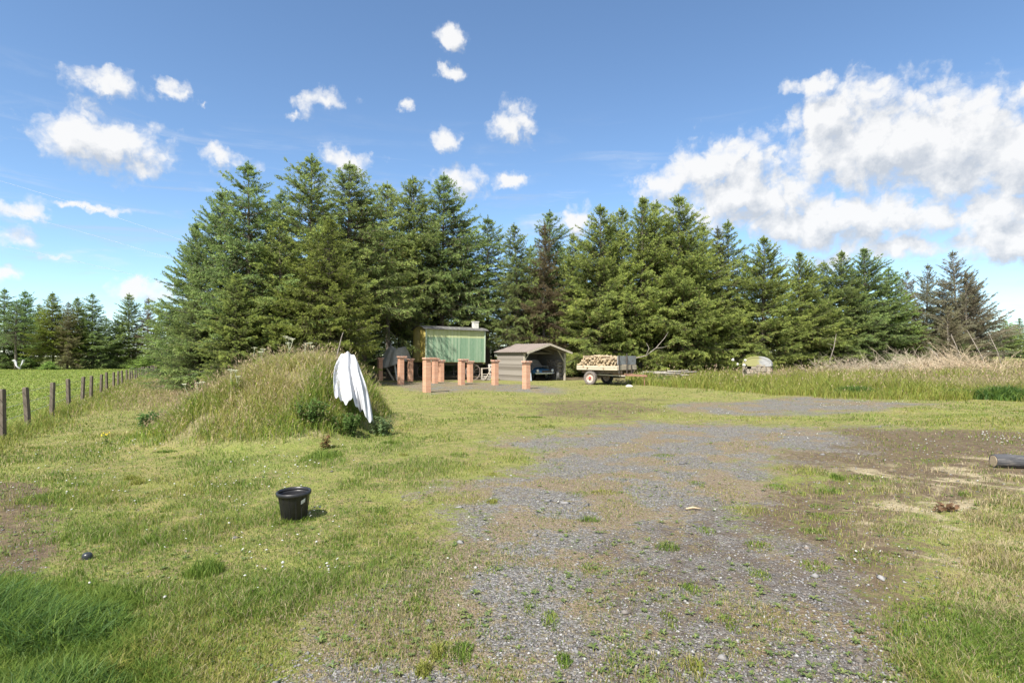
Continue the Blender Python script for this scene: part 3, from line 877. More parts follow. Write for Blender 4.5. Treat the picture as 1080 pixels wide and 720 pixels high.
# second row
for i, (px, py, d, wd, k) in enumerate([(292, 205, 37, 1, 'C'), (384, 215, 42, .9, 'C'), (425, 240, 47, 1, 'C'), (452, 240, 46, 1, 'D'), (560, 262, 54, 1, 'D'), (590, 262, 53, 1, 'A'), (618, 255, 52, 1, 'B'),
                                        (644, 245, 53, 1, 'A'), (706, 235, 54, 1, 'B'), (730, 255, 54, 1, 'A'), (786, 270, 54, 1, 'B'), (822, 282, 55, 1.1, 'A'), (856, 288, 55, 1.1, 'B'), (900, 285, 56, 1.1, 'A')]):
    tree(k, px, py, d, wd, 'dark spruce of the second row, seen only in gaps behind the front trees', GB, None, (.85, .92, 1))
# low spruces closing the view under the bare trunks
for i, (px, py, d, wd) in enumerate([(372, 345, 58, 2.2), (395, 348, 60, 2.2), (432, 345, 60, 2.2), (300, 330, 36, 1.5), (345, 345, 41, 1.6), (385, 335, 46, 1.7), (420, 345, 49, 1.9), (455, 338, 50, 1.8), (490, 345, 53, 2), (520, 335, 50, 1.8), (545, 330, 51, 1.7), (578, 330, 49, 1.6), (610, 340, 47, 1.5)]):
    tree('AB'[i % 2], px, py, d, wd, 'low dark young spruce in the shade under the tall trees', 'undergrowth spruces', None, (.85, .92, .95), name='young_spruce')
# trees over the pasture
GP = 'conifers at the far side of the pasture'
for px, py, d, k, wd, lab, c in [
        (-45, 318, 108, 'A', 1.0, 'dark conifer at the left edge of the far pasture trees', (1.0, 1.1, 1.05)),
        (4, 306, 110, 'A', .95, 'dark tall conifer at the left edge of the photo beyond the pasture', (.95, 1.08, 1.05)),
        (17, 318, 104, 'G', 1.2, 'conifer with a pale bare trunk above the white rags', (.8, .95, .95)),
        (27, 308, 112, 'B', 1.0, 'dark blue green conifer behind the pale bare trunk', (.9, 1.1, 1.05)),
        (41, 322, 122, 'D', .9, 'slim light topped conifer peeping behind the dark ones', (1.1, 1.1, 1)),
        (56, 310, 111, 'Y', .95, 'yellow green conifer, brightest of the far pasture trees', (1.15, 1.2, .9)),
        (71, 320, 110, 'N', .9, 'brownish conifer between the bright yellow one and the taller pair', (1.15, 1.3, 1.0)),
        (82, 315, 113, 'Y', .9, 'light green conifer, left one of the taller pair over the pasture', (1.05, 1.15, .95)),
        (97, 311, 114, 'A', 1.0, 'dark green conifer, right one of the taller pair over the pasture', (.9, 1, 1)),
        (112, 336, 135, 'B', 1.2, 'lower dark conifer standing back in the gap of the pasture trees', (.75, .85, .95)),
        (124, 338, 118, 'B', 1.1, 'low conifer at the left foot of the tree beside the fence end', (1.0, 1.1, .9)),
        (136, 311, 120, 'B', 1.0, 'pointed green conifer left of the brown one near the fence end', (1.0, 1.05, 1)),
        (156, 316, 122, 'N', .9, 'brown half dead conifer near the far end of the fence', (1.15, 1.1, 1.1)),
        (168, 334, 118, 'B', 1.1, 'low green conifer touching the left clump at the far end of the fence', (1.1, 1.2, 1)),
        (184, 340, 126, 'A', 1.2, 'dark conifer half hidden by the left clump at the fence end', (.9, 1, 1))]:
    tree(k, px, py, d, wd, lab, GP, None, c, name='conifer_tree')
for px, py, d, wd in [(1076, 336, 95, 1.1), (1100, 330, 90, 1.2), (1062, 345, 120, 1.2), (1130, 328, 85, 1.2), (1048, 350, 115, 1.4), (1088, 346, 130, 1.4), (1034, 348, 118, 1.4)]:
    tree('A', px, py, d, wd, 'distant dark conifer at the right edge beyond the meadow', 'distant conifers on the right', None, (.9, .98, 1.1), name='conifer_tree')
tree('D', 1058, 338, 70, 2.0, 'small open grey green tree right of the wind swept dead conifer', None, 1.0, (1.3, 1.35, 1.3), name='small_tree')
tree('B', 158, 374, 100, 4.5, 'low rounded green bush under the far trees beside the fence end', None, 1.0, (1.3, 1.5, 1.1), name='field_bush')
tree('B', 52, 381, 104, 4.0, 'low pale green bush in front of the far pasture trees', None, 1.7, (1.5, 1.8, 1.4), name='field_bush')

# ------------------------------------------------------------------ green hut on wheels
M_GREEN = mat_boards('green_boards', [(.14, .245, .155), (.20, .31, .20), (.31, .40, .27)], 'X', .115, split=(2.76, (.36, .41, .19), (.46, .50, .28)), grime=((.38, .43, .33), .57))
M_YEL = mat_boards('ochre_boards', [(.40, .32, .07), (.52, .41, .09), (.54, .46, .20)], 'Y', .5, grime=((.26, .24, .16), .55))
M_TRIM = mat_worn('pale_green_trim', (.34, .42, .30), (.45, .52, .40), None)
M_FELT = mat_worn('roof_felt', (.06, .06, .058), (.13, .125, .12), (.2, .2, .17), (2, 2, 2), .9, 3)
M_DARKIRON = mat_worn('dark_iron', (.03, .028, .026), (.07, .06, .05), (.12, .07, .045), (4, 4, 4), .7, 5, bmp=.2)
M_WHITEW = mat_worn('weathered_white', (.55, .53, .48), (.7, .69, .65), (.4, .38, .33), (4, 4, 4), .8, 5)
M_GREYWOOD = mat_boards('grey_timber', [(.145, .125, .105), (.22, .195, .17), (.30, .27, .24)], 'Z', .17, moss=None, grime=((.20, .18, .15), .6))
M_TIMBER = mat_worn('pale_timber', (.36, .31, .24), (.5, .45, .37), (.28, .24, .2), (2, 2, 2), .85, 5)

hx, hy = -5.37, 35.2
hang = math.atan2(2.0, 3.61)
hut = empty('shepherd_hut', (hx, hy, zgf(hx, hy)), hang, 0, R(.6))
tag(hut, 'green boarded wooden hut on iron wheels with ochre end wall and dark curved roof', 'hut')
HL, HW, HB, HT = 4.1, 2.25, 1.17, 3.22
m = MB()
nb = int(HL / .115)
for i in range(nb):
    m.box(((i + .5) * HL / nb, .0 + random.uniform(-.003, .003), (HB + HT) / 2), (HL / nb - .006, .03, HT - HB))
m.build('front_wall', M_GREEN, hut)
m = MB()
for i in range(20):
    m.box((0, .03 + (i + .5) * (HW - .03) / 20, (HB + HT) / 2 + .03), (.03, HW / 20 - .005, HT - HB + .06))
m.build('end_wall', M_YEL, hut)
m = MB(); m.box((HL, HW / 2, (HB + HT) / 2), (.03, HW - .06, HT - HB)); m.box((HL / 2, HW, (HB + HT) / 2), (HL, .03, HT - HB)); m.box((HL / 2, HW / 2, HB), (HL - .05, HW - .05, .06))
m.build('back_wall', M_YEL, hut)
for xx in (.02, HL - .03): MB().box((xx, -.03, (HB + HT) / 2), (.08, .04, HT - HB + .01)).build('corner_trim', M_TRIM, hut, .005)
m = MB(); prof = []
for i in range(13):
    t = i / 12; yy = -.16 + t * (HW + .32); prof.append((yy, HT - .02 + .24 * math.sin(math.pi * t) ** .9))
vs = []; fs = []
for xx in (-.16, HL + .2):
    for yy, z in prof: vs.append((xx, yy, z + .03))
    for yy, z in prof: vs.append((xx, yy, z))
n = 13
for i in range(n - 1):
    fs += [(i, i + 1, 2 * n + i + 1, 2 * n + i), (n + i, 3 * n + i, 3 * n + i + 1, n + i + 1), (i, n + i, n + i + 1, i + 1), (2 * n + i, 2 * n + i + 1, 3 * n + i + 1, 3 * n + i)]
fs += [(0, 2 * n, 3 * n, n), (n - 1, 2 * n - 1, 4 * n - 1, 3 * n - 1)]
m.add(vs, fs)
# gable filler below the curve
rf = m.build('roof', M_FELT, hut)
for xx in (.0, HL):
    m = MB()
    vs = [(xx, .0, HT - .02)] + [(xx, yy, z - .003) for yy, z in prof[1:-1]] + [(xx, HW, HT - .02)]
    m.add(vs, [tuple(range(len(vs)))])
    m.build('gable', M_YEL, hut)
m = MB(); m.box((3.62, .5, 3.58), (.36, .3, .42)); m.box((3.62, .5, 3.81), (.42, .36, .05)); m.build('chimney', M_WHITEW, hut, .01)
m = MB()
for yy in (.35, HW - .35): m.beam((.0, yy, 1.05), (HL, yy, 1.05), .09, .16)
for xx in (.75, 3.3): m.beam((xx, .12, .55), (xx, HW - .12, .55), .09, .12); m.beam((xx, .35, .6), (xx, .35, 1.0), .12, .1); m.beam((xx, HW - .35, .6), (xx, HW - .35, 1.0), .12, .1)
m.build('chassis', M_DARKIRON, hut)
def spoked_wheel(parent, c, r):
    M = Matrix.Translation(c) @ Matrix.Rotation(R(90), 4, 'X')
    w = MB().lathe([(r, -.04), (r, .04), (r - .05, .04), (r - .05, -.04)], 28, M, True).build('wheel', M_WHEELRIM, parent, smooth=False)
    s = MB()
    for k in range(10):
        a = k * 2 * math.pi / 10
        s.beam(Vector(c) + Vector((math.cos(a) * .06, 0, math.sin(a) * .06)), Vector(c) + Vector((math.cos(a) * (r - .04), 0, math.sin(a) * (r - .04))), .03, .03, (0, 1, 0))
    s.build('spokes', M_DARKIRON, w)
    MB().tube([Vector(c) + Vector((0, -.09, 0)), Vector(c) + Vector((0, .09, 0))], .08, 12).build('hub', M_DARKIRON, w)
M_WHEELRIM = mat_worn('rusty_rim', (.16, .12, .10), (.30, .25, .22), (.10, .08, .07), (4, 4, 4), .7, 5)
for xx in (.75, 3.3):
    for yy in (.1, HW - .1): spoked_wheel(hut, (xx, yy, .53), .53)
m = MB(); m.beam((HL, HW / 2, .75), (HL + 1.2, HW / 2 - .2, .55), .07, .07); m.build('drawbar', M_DARKIRON, hut)

# ------------------------------------------------------------------ brick piers
M_BRICK = mat_brick('red_brick')
M_CAP = mat_worn('cap_brick', (.42, .20, .13), (.55, .34, .25), (.62, .50, .42), (5, 5, 5), .85, 4, patch=.58)
piers = [(401, 377, 401.5, 'brick pier furthest left, in front of the tarpaulined machine'),
         (423, 375.5, 406, 'brick pier with a wide overhanging cap, second from the left'),
         (433, 378, 402, 'brick pier standing behind the second from the left'),
         (450.5, 377, 413.5, 'nearest and largest brick pier, in front of the left end of the green hut'),
         (459, 377.5, 404, 'brick pier half hidden right behind the nearest one'),
         (465.5, 379.5, 402.3, 'brick pier beside the spoked wheel of the green hut'),
         (487, 378.5, 406, 'brick pier before the middle of the green hut with a pale cap block'),
         (496, 380.5, 402.6, 'brick pier close behind and right of the pale capped middle one'),
         (522.5, 379.5, 406, 'brick pier with a broad cap in front of the gap between hut and shed'),
         (555.5, 380.5, 410, 'brick pier furthest right, in front of the open shed')]
for i, (px, pt, pb, lab) in enumerate(piers):
    d = CAM_H * F_PX / (pb - HOR); X = (px - 540) / F_PX * d
    z0 = zgf(X, d)
    h = CAM_H - (pt - HOR) / F_PX * d - z0
    p = empty('brick_pier', (X, d, z0), R(36) + random.uniform(-.06, .06))
    m = MB(); a = .245
    m.box((0, 0, (h - .14) / 2 - .05), (a, a, h - .14 + .1))
    m.box((-.02, a / 2 + .045, (h - .14) / 2 - .05), (.18, .09, h - .14 + .1 - .004))
    m.build('shaft', M_BRICK, p, .006)
    m = MB()
    ext = random.choice((.0, .05, .1))
    m.box((ext, 0, h - .105), (a + .08 + ext, a + .04, .07)); m.box((ext, .0, h - .035), (a + .16 + ext, a + .08, .07))
    m.build('cap', M_CAP, p, .006)
    tag(p, lab, 'pier', 'unfinished brick piers standing in rows')

# ------------------------------------------------------------------ open shed
sx0, sy0 = .68, 34.0
sang = R(35)
shed = empty('shed', (sx0, sy0, zgf(sx0 + 1, sy0 + 2) + .02), sang)
tag(shed, 'open fronted grey timber shed with shallow gable roof sheltering a car', 'shed')
SW, SD, SE, SA = 3.2, 2.8, 1.78, 2.26
m = MB()
for i in range(11): m.beam((0, 0, .08 + i * .165), (0, SD, .08 + i * .165), .022, .172) if i % 2 else m.beam((-.012, 0, .08 + i * .165), (-.012, SD, .08 + i * .165), .022, .172)
m.build('left_wall', M_GREYWOOD, shed)
m = MB()
for i in range(11): m.beam((SW + .01 * (i % 2), .05, .08 + i * .165), (SW + .01 * (i % 2), SD, .08 + i * .165), .022, .168)
m.build('right_wall', M_GREYWOOD, shed)
m = MB()
for i in range(14):
    z = .08 + i * .165; hw = SW if z < SE else max(.2, SW * (1 - (z - SE) / (SA - SE + .05)))
    m.beam((SW / 2 - hw / 2, SD, z), (SW / 2 + hw / 2, SD, z), .172, .022, (0, 1, 0))
m.build('back_wall', M_GREYWOOD, shed)
for xx in (.05, SW - .02): MB().box((xx, -.04, SE / 2 - .1), (.1, .1, SE + .2 - .01)).build('post', M_TIMBER, shed, .006)
MB().beam((.08, -.04, 1.25), (.55, -.04, SE + .12), .06, .06).build('brace', M_TIMBER, shed)
MB().beam((SW - .06, -.04, 1.15), (SW - .62, -.04, SE + .17), .06, .06).build('brace', M_TIMBER, shed)
M_ROOFSHEET = mat_worn('roof_sheet', (.155, .125, .11), (.225, .185, .165), (.125, .105, .095), (1, 6, 1), .85, 2.5, patch=.6)
m = MB()
def slope(x0, z0, x1, z1, y0, y1):
    n = 46; vs = []; fs = []
    for i in range(n + 1):
        y = y0 + (y1 - y0) * i / n; w = .014 * math.sin(i * math.pi / 1.5)
        vs += [(x0, y, z0 + w), (x1, y, z1 + w), (x0, y, z0 + w - .02), (x1, y, z1 + w - .02)]
    for i in range(n):
        a = 4 * i; b = a + 4
        fs += [(a, a + 1, b + 1, b), (a + 2, b + 2, b + 3, a + 3), (a, b, b + 2, a + 2), (a + 1, a + 3, b + 3, b + 1)]
    fs += [(0, 2, 3, 1), (4 * n, 4 * n + 1, 4 * n + 3, 4 * n + 2)]
    m.add(vs, fs)
slope(-.16, SE - .03, SW / 2 - .004, SA + .02, -.55, SD + .2)
slope(SW + .16, SE - .03, SW / 2 + .004, SA + .02, -.55, SD + .2)
m.build('roof', M_ROOFSHEET, shed)
m = MB()
for s in (0, 1):
    x0 = -.16 if s == 0 else SW + .16
    m.beam((x0, -.58, SE - .10), (SW / 2, -.58, SA - .05), .03, .12)
m.build('bargeboard', M_TIMBER, shed)
m = MB()
for yy in (-.1, 1.0, 2.0):
    m.beam((.0, yy, SE - .08), (SW / 2, yy, SA - .07), .05, .09); m.beam((SW, yy, SE - .08), (SW / 2, yy, SA - .07), .05, .09)
    m.beam((0.05, yy, SE - .1), (SW - .05, yy, SE - .1), .05, .09) if yy > .5 else None
m.build('rafter', M_GREYWOOD, shed)

def shed_pt(x, y, z=0):
    return shed.matrix_basis @ Vector((x, y, z))
MS = Matrix.Translation(shed.location) @ Matrix.Rotation(sang, 4, 'Z')

# car in the shed (local: x across, y back from the nose)
M_BLUE = mat_worn('blue_paint', (.03, .11, .22), (.06, .17, .30), (.12, .2, .27), (3, 3, 3), .35, 3, bmp=.05, patch=.68)
M_CHROME = mat_worn('dull_chrome', (.45, .46, .47), (.62, .63, .64), None, (4, 4, 4), .3, 4, metal=.8, bmp=.05)
M_GLASSD = mat_worn('dark_glass', (.02, .025, .03), (.05, .055, .06), None, (3, 3, 3), .12, 3, bmp=.02)
M_TYRE = mat_worn('tyre_rubber', (.022, .022, .022), (.055, .053, .05), (.10, .095, .085), (4, 4, 4), .85, 5)
M_TYREG = mat_worn('dusty_tyre', (.09, .088, .083), (.17, .165, .155), (.06, .06, .058), (4, 4, 4), .9, 6)
M_LAMP = mat_worn('lamp_glass', (.6, .62, .62), (.75, .76, .76), None, (4, 4, 4), .15, 4, bmp=.02)
cp = MS @ Vector((1.0, .25, 0))
car = empty('parked_car', (cp.x, cp.y, zgf(cp.x, cp.y)), sang)
tag(car, 'old blue car nose out inside the open shed, roof under a grey dust sheet', 'car')
m = MB()
secs = [(.0, .42, .60, .92), (.08, .36, .66, .98), (.55, .30, .76, 1.0), (1.05, .28, .82, 1.0), (1.6, .28, .84, 1.0), (2.35, .30, .82, .98), (2.62, .38, .72, .92)]
vs = []; fs = []; n = 10
for y, zb, zt, wf in secs:
    hw = .80 * wf
    pr = [(-hw * .92, zb), (-hw, zb + .12), (-hw, zt - .18), (-hw * .93, zt - .06), (-hw * .55, zt), (hw * .55, zt), (hw * .93, zt - .06), (hw, zt - .18), (hw, zb + .12), (hw * .92, zb)]
    vs += [(.8 + px, y, z) for px, z in pr]
for i in range(len(secs) - 1):
    for k in range(n):
        k2 = (k + 1) % n; fs.append((i * n + k, i * n + k2, (i + 1) * n + k2, (i + 1) * n + k))
fs += [tuple(range(n)), tuple(reversed([(len(secs) - 1) * n + k for k in range(n)]))]
m.add(vs, fs); m.build('body', M_BLUE, car, smooth=True, subsurf=1)
m = MB()
cab = [(1.0, .82, .70), (1.45, 1.16, .56), (2.2, 1.15, .56), (2.5, .82, .68)]
vs = []
for y, z, hw in cab: vs += [(.8 - hw, y, z), (.8 + hw, y, z)]
m.add(vs, [(0, 1, 3, 2), (2, 3, 5, 4), (4, 5, 7, 6), (0, 2, 4, 6), (1, 7, 5, 3)]); m.build('cabin', M_GLASSD, car, .03)
m = MB(); m.box((.8, -.05, .44), (1.5, .07, .10)); m.build('bumper', M_CHROME, car, .02)
m = MB(); m.box((.98, -.012, .555), (.72, .04, .13)); m.build('grille', M_DARKIRON, car, .01)
for xx in (.25, 1.42):
    M = Matrix.Translation((xx, -.02, .60)) @ Matrix.Rotation(R(90), 4, 'X')
    h = MB().lathe([(0, .05), (.06, .045), (.085, .02), (.09, -.03)], 18, M).build('headlight', M_LAMP, car, smooth=True)
    MB().lathe([(.085, .025), (.10, .02), (.105, -.03), (.09, -.03)], 18, M, True).build('lamp_ring', M_CHROME, h)
def tyre_wheel(parent, c, r, w, ang=0, hubmat=None, tmat=None, name='wheel', face=-1):
    M = Matrix.Translation(c) @ Matrix.Rotation(ang, 4, 'Z') @ Matrix.Rotation(R(90), 4, 'X')
    h = w / 2
    prof = [(r * .62, -h * .8), (r * .80, -h), (r * .95, -h * .9), (r, -h * .55), (r, h * .55), (r * .95, h * .9), (r * .80, h), (r * .62, h * .8)]
    t = MB().lathe(prof, 30, M, True)
    for k in range(26):
        a = k * 2 * math.pi / 26
        for s in (-1, 1):
            t.box((0, 0, 0), (.03, r * .10, h * .95), 0, M @ Matrix.Rotation(a + s * .06, 4, 'Z') @ Matrix.Translation((r * .995, 0, s * h * .45)))
    o = t.build(name, tmat or M_TYRE, parent)
    MB().lathe([(0, -h * .25), (r * .2, -h * .3), (r * .25, -h * .55), (r * .5, -h * .35), (r * .64, -h * .75), (r * .64, h * .75), (r * .5, h * .35), (r * .25, h * .55), (r * .2, h * .3), (0, h * .25)], 24, M).build('rim', hubmat or M_CHROME, o)
    return o
for xx in (.12, 1.48):
    for yy in (.55, 2.1): tyre_wheel(car, (xx, yy, .29), .29, .17, R(90))

def cloth(name, mat, fn, nu=40, nv=30, parent=None, thick=.008):
    vs = [fn(i / nu, j / nv) for i in range(nu + 1) for j in range(nv + 1)]
    fs = [(i * (nv + 1) + j, i * (nv + 1) + j + 1, (i + 1) * (nv + 1) + j + 1, (i + 1) * (nv + 1) + j) for i in range(nu) for j in range(nv)]
    o = MB().add(vs, fs).build(name, mat, parent, smooth=True)
    s = o.modifiers.new('t', 'SOLIDIFY'); s.thickness = thick
    return o
M_SHEET = mat_worn('grey_dust_sheet', (.27, .255, .235), (.42, .40, .37), (.34, .32, .28), (2, 2, 2), .9, 4)
def dust(u, v):
    # u across car, v from front to back
    x = .02 + 1.55 * u; y = .42 + 2.1 * v
    prof = np.interp(y, [.3, 1.0, 1.4, 2.2, 2.6], [.80, .90, 1.27, 1.25, .95])
    e = abs(u - .5) * 2
    z = prof - .22 * max(0, e - .75) / .25 * (1.0) - .02 * math.sin(14 * u + 3 * v) - .03 * math.sin(5 * v + 7 * u)
    y -= .12 * math.sin(u * 9 + 1) * (1 - v) ** 3
    return tuple(car_m @ Vector((x, y, z + .02)))
car_m = Matrix.Translation(car.location) @ Matrix.Rotation(sang, 4, 'Z')
tag(cloth('dust_sheet', M_SHEET, dust), 'creased grey dust sheet thrown over the blue car in the shed', 'sheet')

# firewood stacked inside the right wall
M_LOGEND = mat_worn('cut_wood', (.30, .23, .15), (.46, .37, .25), (.2, .15, .11), (6, 6, 6), .9, 6)
M_SPLIT = mat_worn('split_wood', (.34, .255, .16), (.50, .395, .26), (.21, .155, .10), (3, 3, 3), .9, 4, patch=.62)
def split_log(name, L, r, seed):
    rg = random.Random(seed); n = rg.choice([3, 4, 4, 5, 6])
    a0 = rg.random() * 6; pts = [(math.cos(a0 + k * 6.283 / n) * r * rg.uniform(.75, 1.15), math.sin(a0 + k * 6.283 / n) * r * rg.uniform(.75, 1.15)) for k in range(n)]
    vs = [(p[0], -L / 2, p[1]) for p in pts] + [(p[0] * rg.uniform(.85, 1.1), L / 2, p[1] * rg.uniform(.85, 1.1)) for p in pts]
    fs = [tuple(range(n)), tuple(reversed(range(n, 2 * n)))] + [(k, n + k, n + (k + 1) % n, (k + 1) % n) for k in range(n)]
    me = bpy.data.meshes.new(name); me.from_pydata(vs, [], fs); me.update()
    bm = bmesh.new(); bm.from_mesh(me); bmesh.ops.recalc_face_normals(bm, faces=bm.faces); bm.to_mesh(me); bm.free()
    me.materials.append(M_SPLIT if seed % 3 else M_LOGEND)
    return me
LOGS = [split_log('split_log', random.uniform(.38, .5), .075, i) for i in range(9)]
GREYLOGS = []
M_GREYLOG = mat_worn('grey_log', (.16, .135, .115), (.30, .265, .235), (.12, .095, .08), (3, 3, 3), .9, 4)
for i in range(6):
    me = split_log('firewood_log', .34, .075, 20 + i); me.materials.clear(); me.materials.append(M_GREYLOG); GREYLOGS.append(me)
for r_ in range(10):
    for c_ in range(8):
        if r_ == 9 and random.random() < .5: continue
        p = MS @ Vector((SW - .2 + random.uniform(-.02, .02), .22 + c_ * .15 + (r_ % 2) * .07, .08 + r_ * .125))
        o = bpy.data.objects.new('firewood_log', GREYLOGS[(r_ * 3 + c_ * 5) % 6]); col.objects.link(o)
        o.location = p; o.rotation_euler = (random.uniform(-.05, .05), random.uniform(0, 6), sang + R(90) + random.uniform(-.06, .06))
        tag(o, 'weathered log in the stack against the right wall inside the shed', 'log', 'firewood stacked inside the shed')
p = MS @ Vector((.62, .1, 0))
m = MB(); m.beam((p.x, p.y, p.z), (p.x - .1, p.y + .25, p.z + 1.15), .14, .03); o = m.build('plank', mat_worn('blue_grey_plank', (.30, .34, .38), (.42, .46, .50), None), None, .004)
tag(o, 'pale blue grey plank leaning upright just inside the left post of the shed', 'plank')
p = MS @ Vector((2.72, .12, 0))
t = empty('spare_tyre', (p.x, p.y, p.z)); tyre_wheel(t, (0, 0, .27), .27, .17, sang + R(60), M_DARKIRON, M_TYREG, 'tyre')
tag(t, 'small dusty tyre standing right of the blue car in the shed', 'tyre')

# ------------------------------------------------------------------ trailer with logs
wx, wy = 4.19, 30.3
tang = -R(40)
trl = empty('farm_trailer', (wx, wy, zgf(wx, wy)), tang)
tag(trl, 'old two wheeled farm trailer with timber bed, grey headboard and rusty drawbar', 'trailer')
A_, B_, TW = .86, 1.62, 1.95
M_PALEBOARD = mat_boards('pale_boards', [(.34, .28, .20), (.47, .40, .30), (.55, .48, .38)], 'Z', .11, grime=((.33, .3, .26), .58))
M_GREYPANEL = mat_worn('grey_sheet_metal', (.24, .25, .265), (.34, .35, .365), (.22, .2, .19), (2, 2, 2), .6, 4, metal=.2)
M_RUST = mat_worn('rusty_red', (.20, .10, .065), (.33, .18, .12), (.15, .10, .075), (3, 3, 3), .8, 5)
m = MB()
m.beam((-A_, 0, .96), (B_, 0, .96), .05, .11); m.beam((-A_, 0, .84), (B_, 0, .84), .045, .10)
m.beam((-A_, TW, .92), (B_, TW, .92), .05, .2)
m.beam((-A_, 0, .9), (-A_, TW, .9), .05, .2)
m.build('side_board', M_PALEBOARD, trl, .004)
m = MB(); m.box(((B_ - A_) / 2, TW / 2, .78), (B_ + A_ - .04, TW - .08, .04)); m.build('bed', M_GREYWOOD, trl)
m = MB(); m.box((B_ + .0, TW / 2, 1.30), (.035, TW, .46)); m.build('headboard', M_GREYPANEL, trl, .004)
m = MB()
m.beam((B_ + .03, 0.02, .99), (B_ + .03, TW, .99), .045, .12); m.beam((B_ + .03, 0.02, .86), (B_ + .03, TW, .86), .045, .11)
m.build('front_rail', M_PALEBOARD, trl, .004)
for yy, zt in ((.03, 1.58), (.85, 1.66), (1.35, 1.05)):
    m = MB(); m.beam((B_ + .075, yy, .60), (B_ + .075, yy, zt), .05, .05); m.build('stanchion', M_DARKIRON, trl)
m = MB()
for yy in (.35, TW - .35): m.beam((-A_ + .1, yy, .68), (B_ + .05, yy, .68), .07, .14)
m.beam((0, .1, .42), (0, TW - .1, .42), .08, .08)
for yy in (.35, TW - .35): m.beam((0, yy, .44), (0, yy, .65), .1, .1)
m.build('chassis', mat_worn('brown_iron', (.14, .10, .08), (.26, .2, .165), (.3, .17, .12), (3, 3, 3), .8, 5), trl)
m = MB(); m.beam((-.2, .28, .55), (B_ + .3, .28, .50), .06, .06); m.build('side_bar', M_TIMBER, trl)
m = MB(); m.beam((B_ - .6, TW * .28, .56), (B_ + 1.15, TW / 2, .50), .08, .09); m.beam((B_ - .6, TW * .72, .56), (B_ + 1.15, TW / 2, .50), .08, .09); m.beam((B_ + .1, TW * .3, .57), (B_ + .1, TW * .7, .57), .08, .07)
m.tube([(B_ + 1.0, TW / 2, .5), (B_ + 1.02, TW / 2, .0)], .022, 8)
m.build('drawbar', M_RUST, trl)
M_HUBP = mat_worn('pink_hub', (.45, .33, .28), (.58, .46, .40), (.36, .22, .17), (3, 3, 3), .7, 5)
tyre_wheel(trl, (0, .0 - .02, .36), .36, .2, 0, M_HUBP, mat_worn('brown_tyre', (.13, .11, .1), (.22, .19, .175), (.08, .075, .07), (4, 4, 4), .9, 5))
tyre_wheel(trl, (0, TW - .25, .36), .36, .2, 0, M_HUBP)
hb = [c for c in trl.children if c.name.startswith('wheel')][0]
MB().tube([(0, -.13, .36), (0, -.05, .36)], .06, 12).build('hub_cap', mat_worn('red_hub', (.42, .06, .05), (.5, .1, .08), None), hb)
MT = Matrix.Translation(trl.location) @ Matrix.Rotation(tang, 4, 'Z')
# neatly tipped logs: three layers deep on the visible edge, tapering at the left end
k = 0
for lay in range(6):
    x = -A_ + .02 + lay * .10
    top = [1.30, 1.30, 1.28, 1.2, 1.1, .7][lay]
    while x < top + .15:
        for yy in (.05, .5, .95, 1.45):
            if random.random() < (.0, .0, .05, .08, .15, .3)[lay]: continue
            z = .86 + .08 + lay * .108
            p = MT @ Vector((x + random.uniform(-.03, .03), yy + .17 + random.uniform(-.06, .06), z + random.uniform(-.02, .02)))
            o = bpy.data.objects.new('split_log', LOGS[k % 9]); col.objects.link(o); k += 1
            o.location = p; o.rotation_euler = (random.uniform(-.3, .3), random.uniform(0, 6.28), tang + random.uniform(-.45, .45))
            tag(o, 'pale split log in the heap on the trailer', 'log', 'split logs heaped on the trailer')
        x += random.uniform(.125, .16)
m = MB(); p = MT @ Vector((B_ + .1, 1.8, 1.42))
q = [p, p + Vector((.6, .3, .12)), p + Vector((1.3, .9, .55)), p + Vector((1.9, 1.4, 1.1)), p + Vector((2.3, 2.0, 1.5))]
m.tube(q, [.03, .026, .02, .014, .006], 6); m.tube([q[2], q[2] + Vector((.4, .2, .02)), q[2] + Vector((.8, .3, .15))], [.02, .015, .006], 5); m.tube([q[1], q[1] + Vector((.2, .1, .4)), q[1] + Vector((.1, .3, .7))], [.018, .014, .006], 5)
o = m.build('dead_branch', M_DEADBARK, None, smooth=True); tag(o, 'long pale dead branch propped against the grey headboard of the trailer', 'branch')
x_, y_ = ground_pt(664, 407.5)
def rock(name, loc, s, mat, seed, label, cat='stone', group=None):
    bm = bmesh.new(); bmesh.ops.create_icosphere(bm, subdivisions=3, radius=1)
    rg = random.Random(seed); ph = [rg.random() * 9 for _ in range(6)]
    for v in bm.verts:
        n_ = 1 + .18 * math.sin(3 * v.co.x + ph[0]) + .15 * math.sin(4 * v.co.y + ph[1]) + .12 * math.sin(5 * v.co.z + ph[2]) + .07 * math.sin(9 * v.co.x + 7 * v.co.y + ph[3])
        v.co = Vector((v.co.x * s[0], v.co.y * s[1], v.co.z * s[2])) * n_
    me = bpy.data.meshes.new(name); bm.to_mesh(me); bm.free()
    o = link(name, me, mat); o.location = loc; o.rotation_euler = (0, 0, rg.random() * 6)
    return tag(o, label, cat, group)
M_PALESTONE = mat_worn('pale_stone', (.5, .48, .44), (.66, .64, .6), (.4, .38, .34), (5, 5, 5), .9, 4)
rock('pale_stone', (x_, y_, zgf(x_, y_) + .03), (.20, .11, .06), M_PALESTONE, 3, 'pale flat stone lying in front of the trailer drawbar')
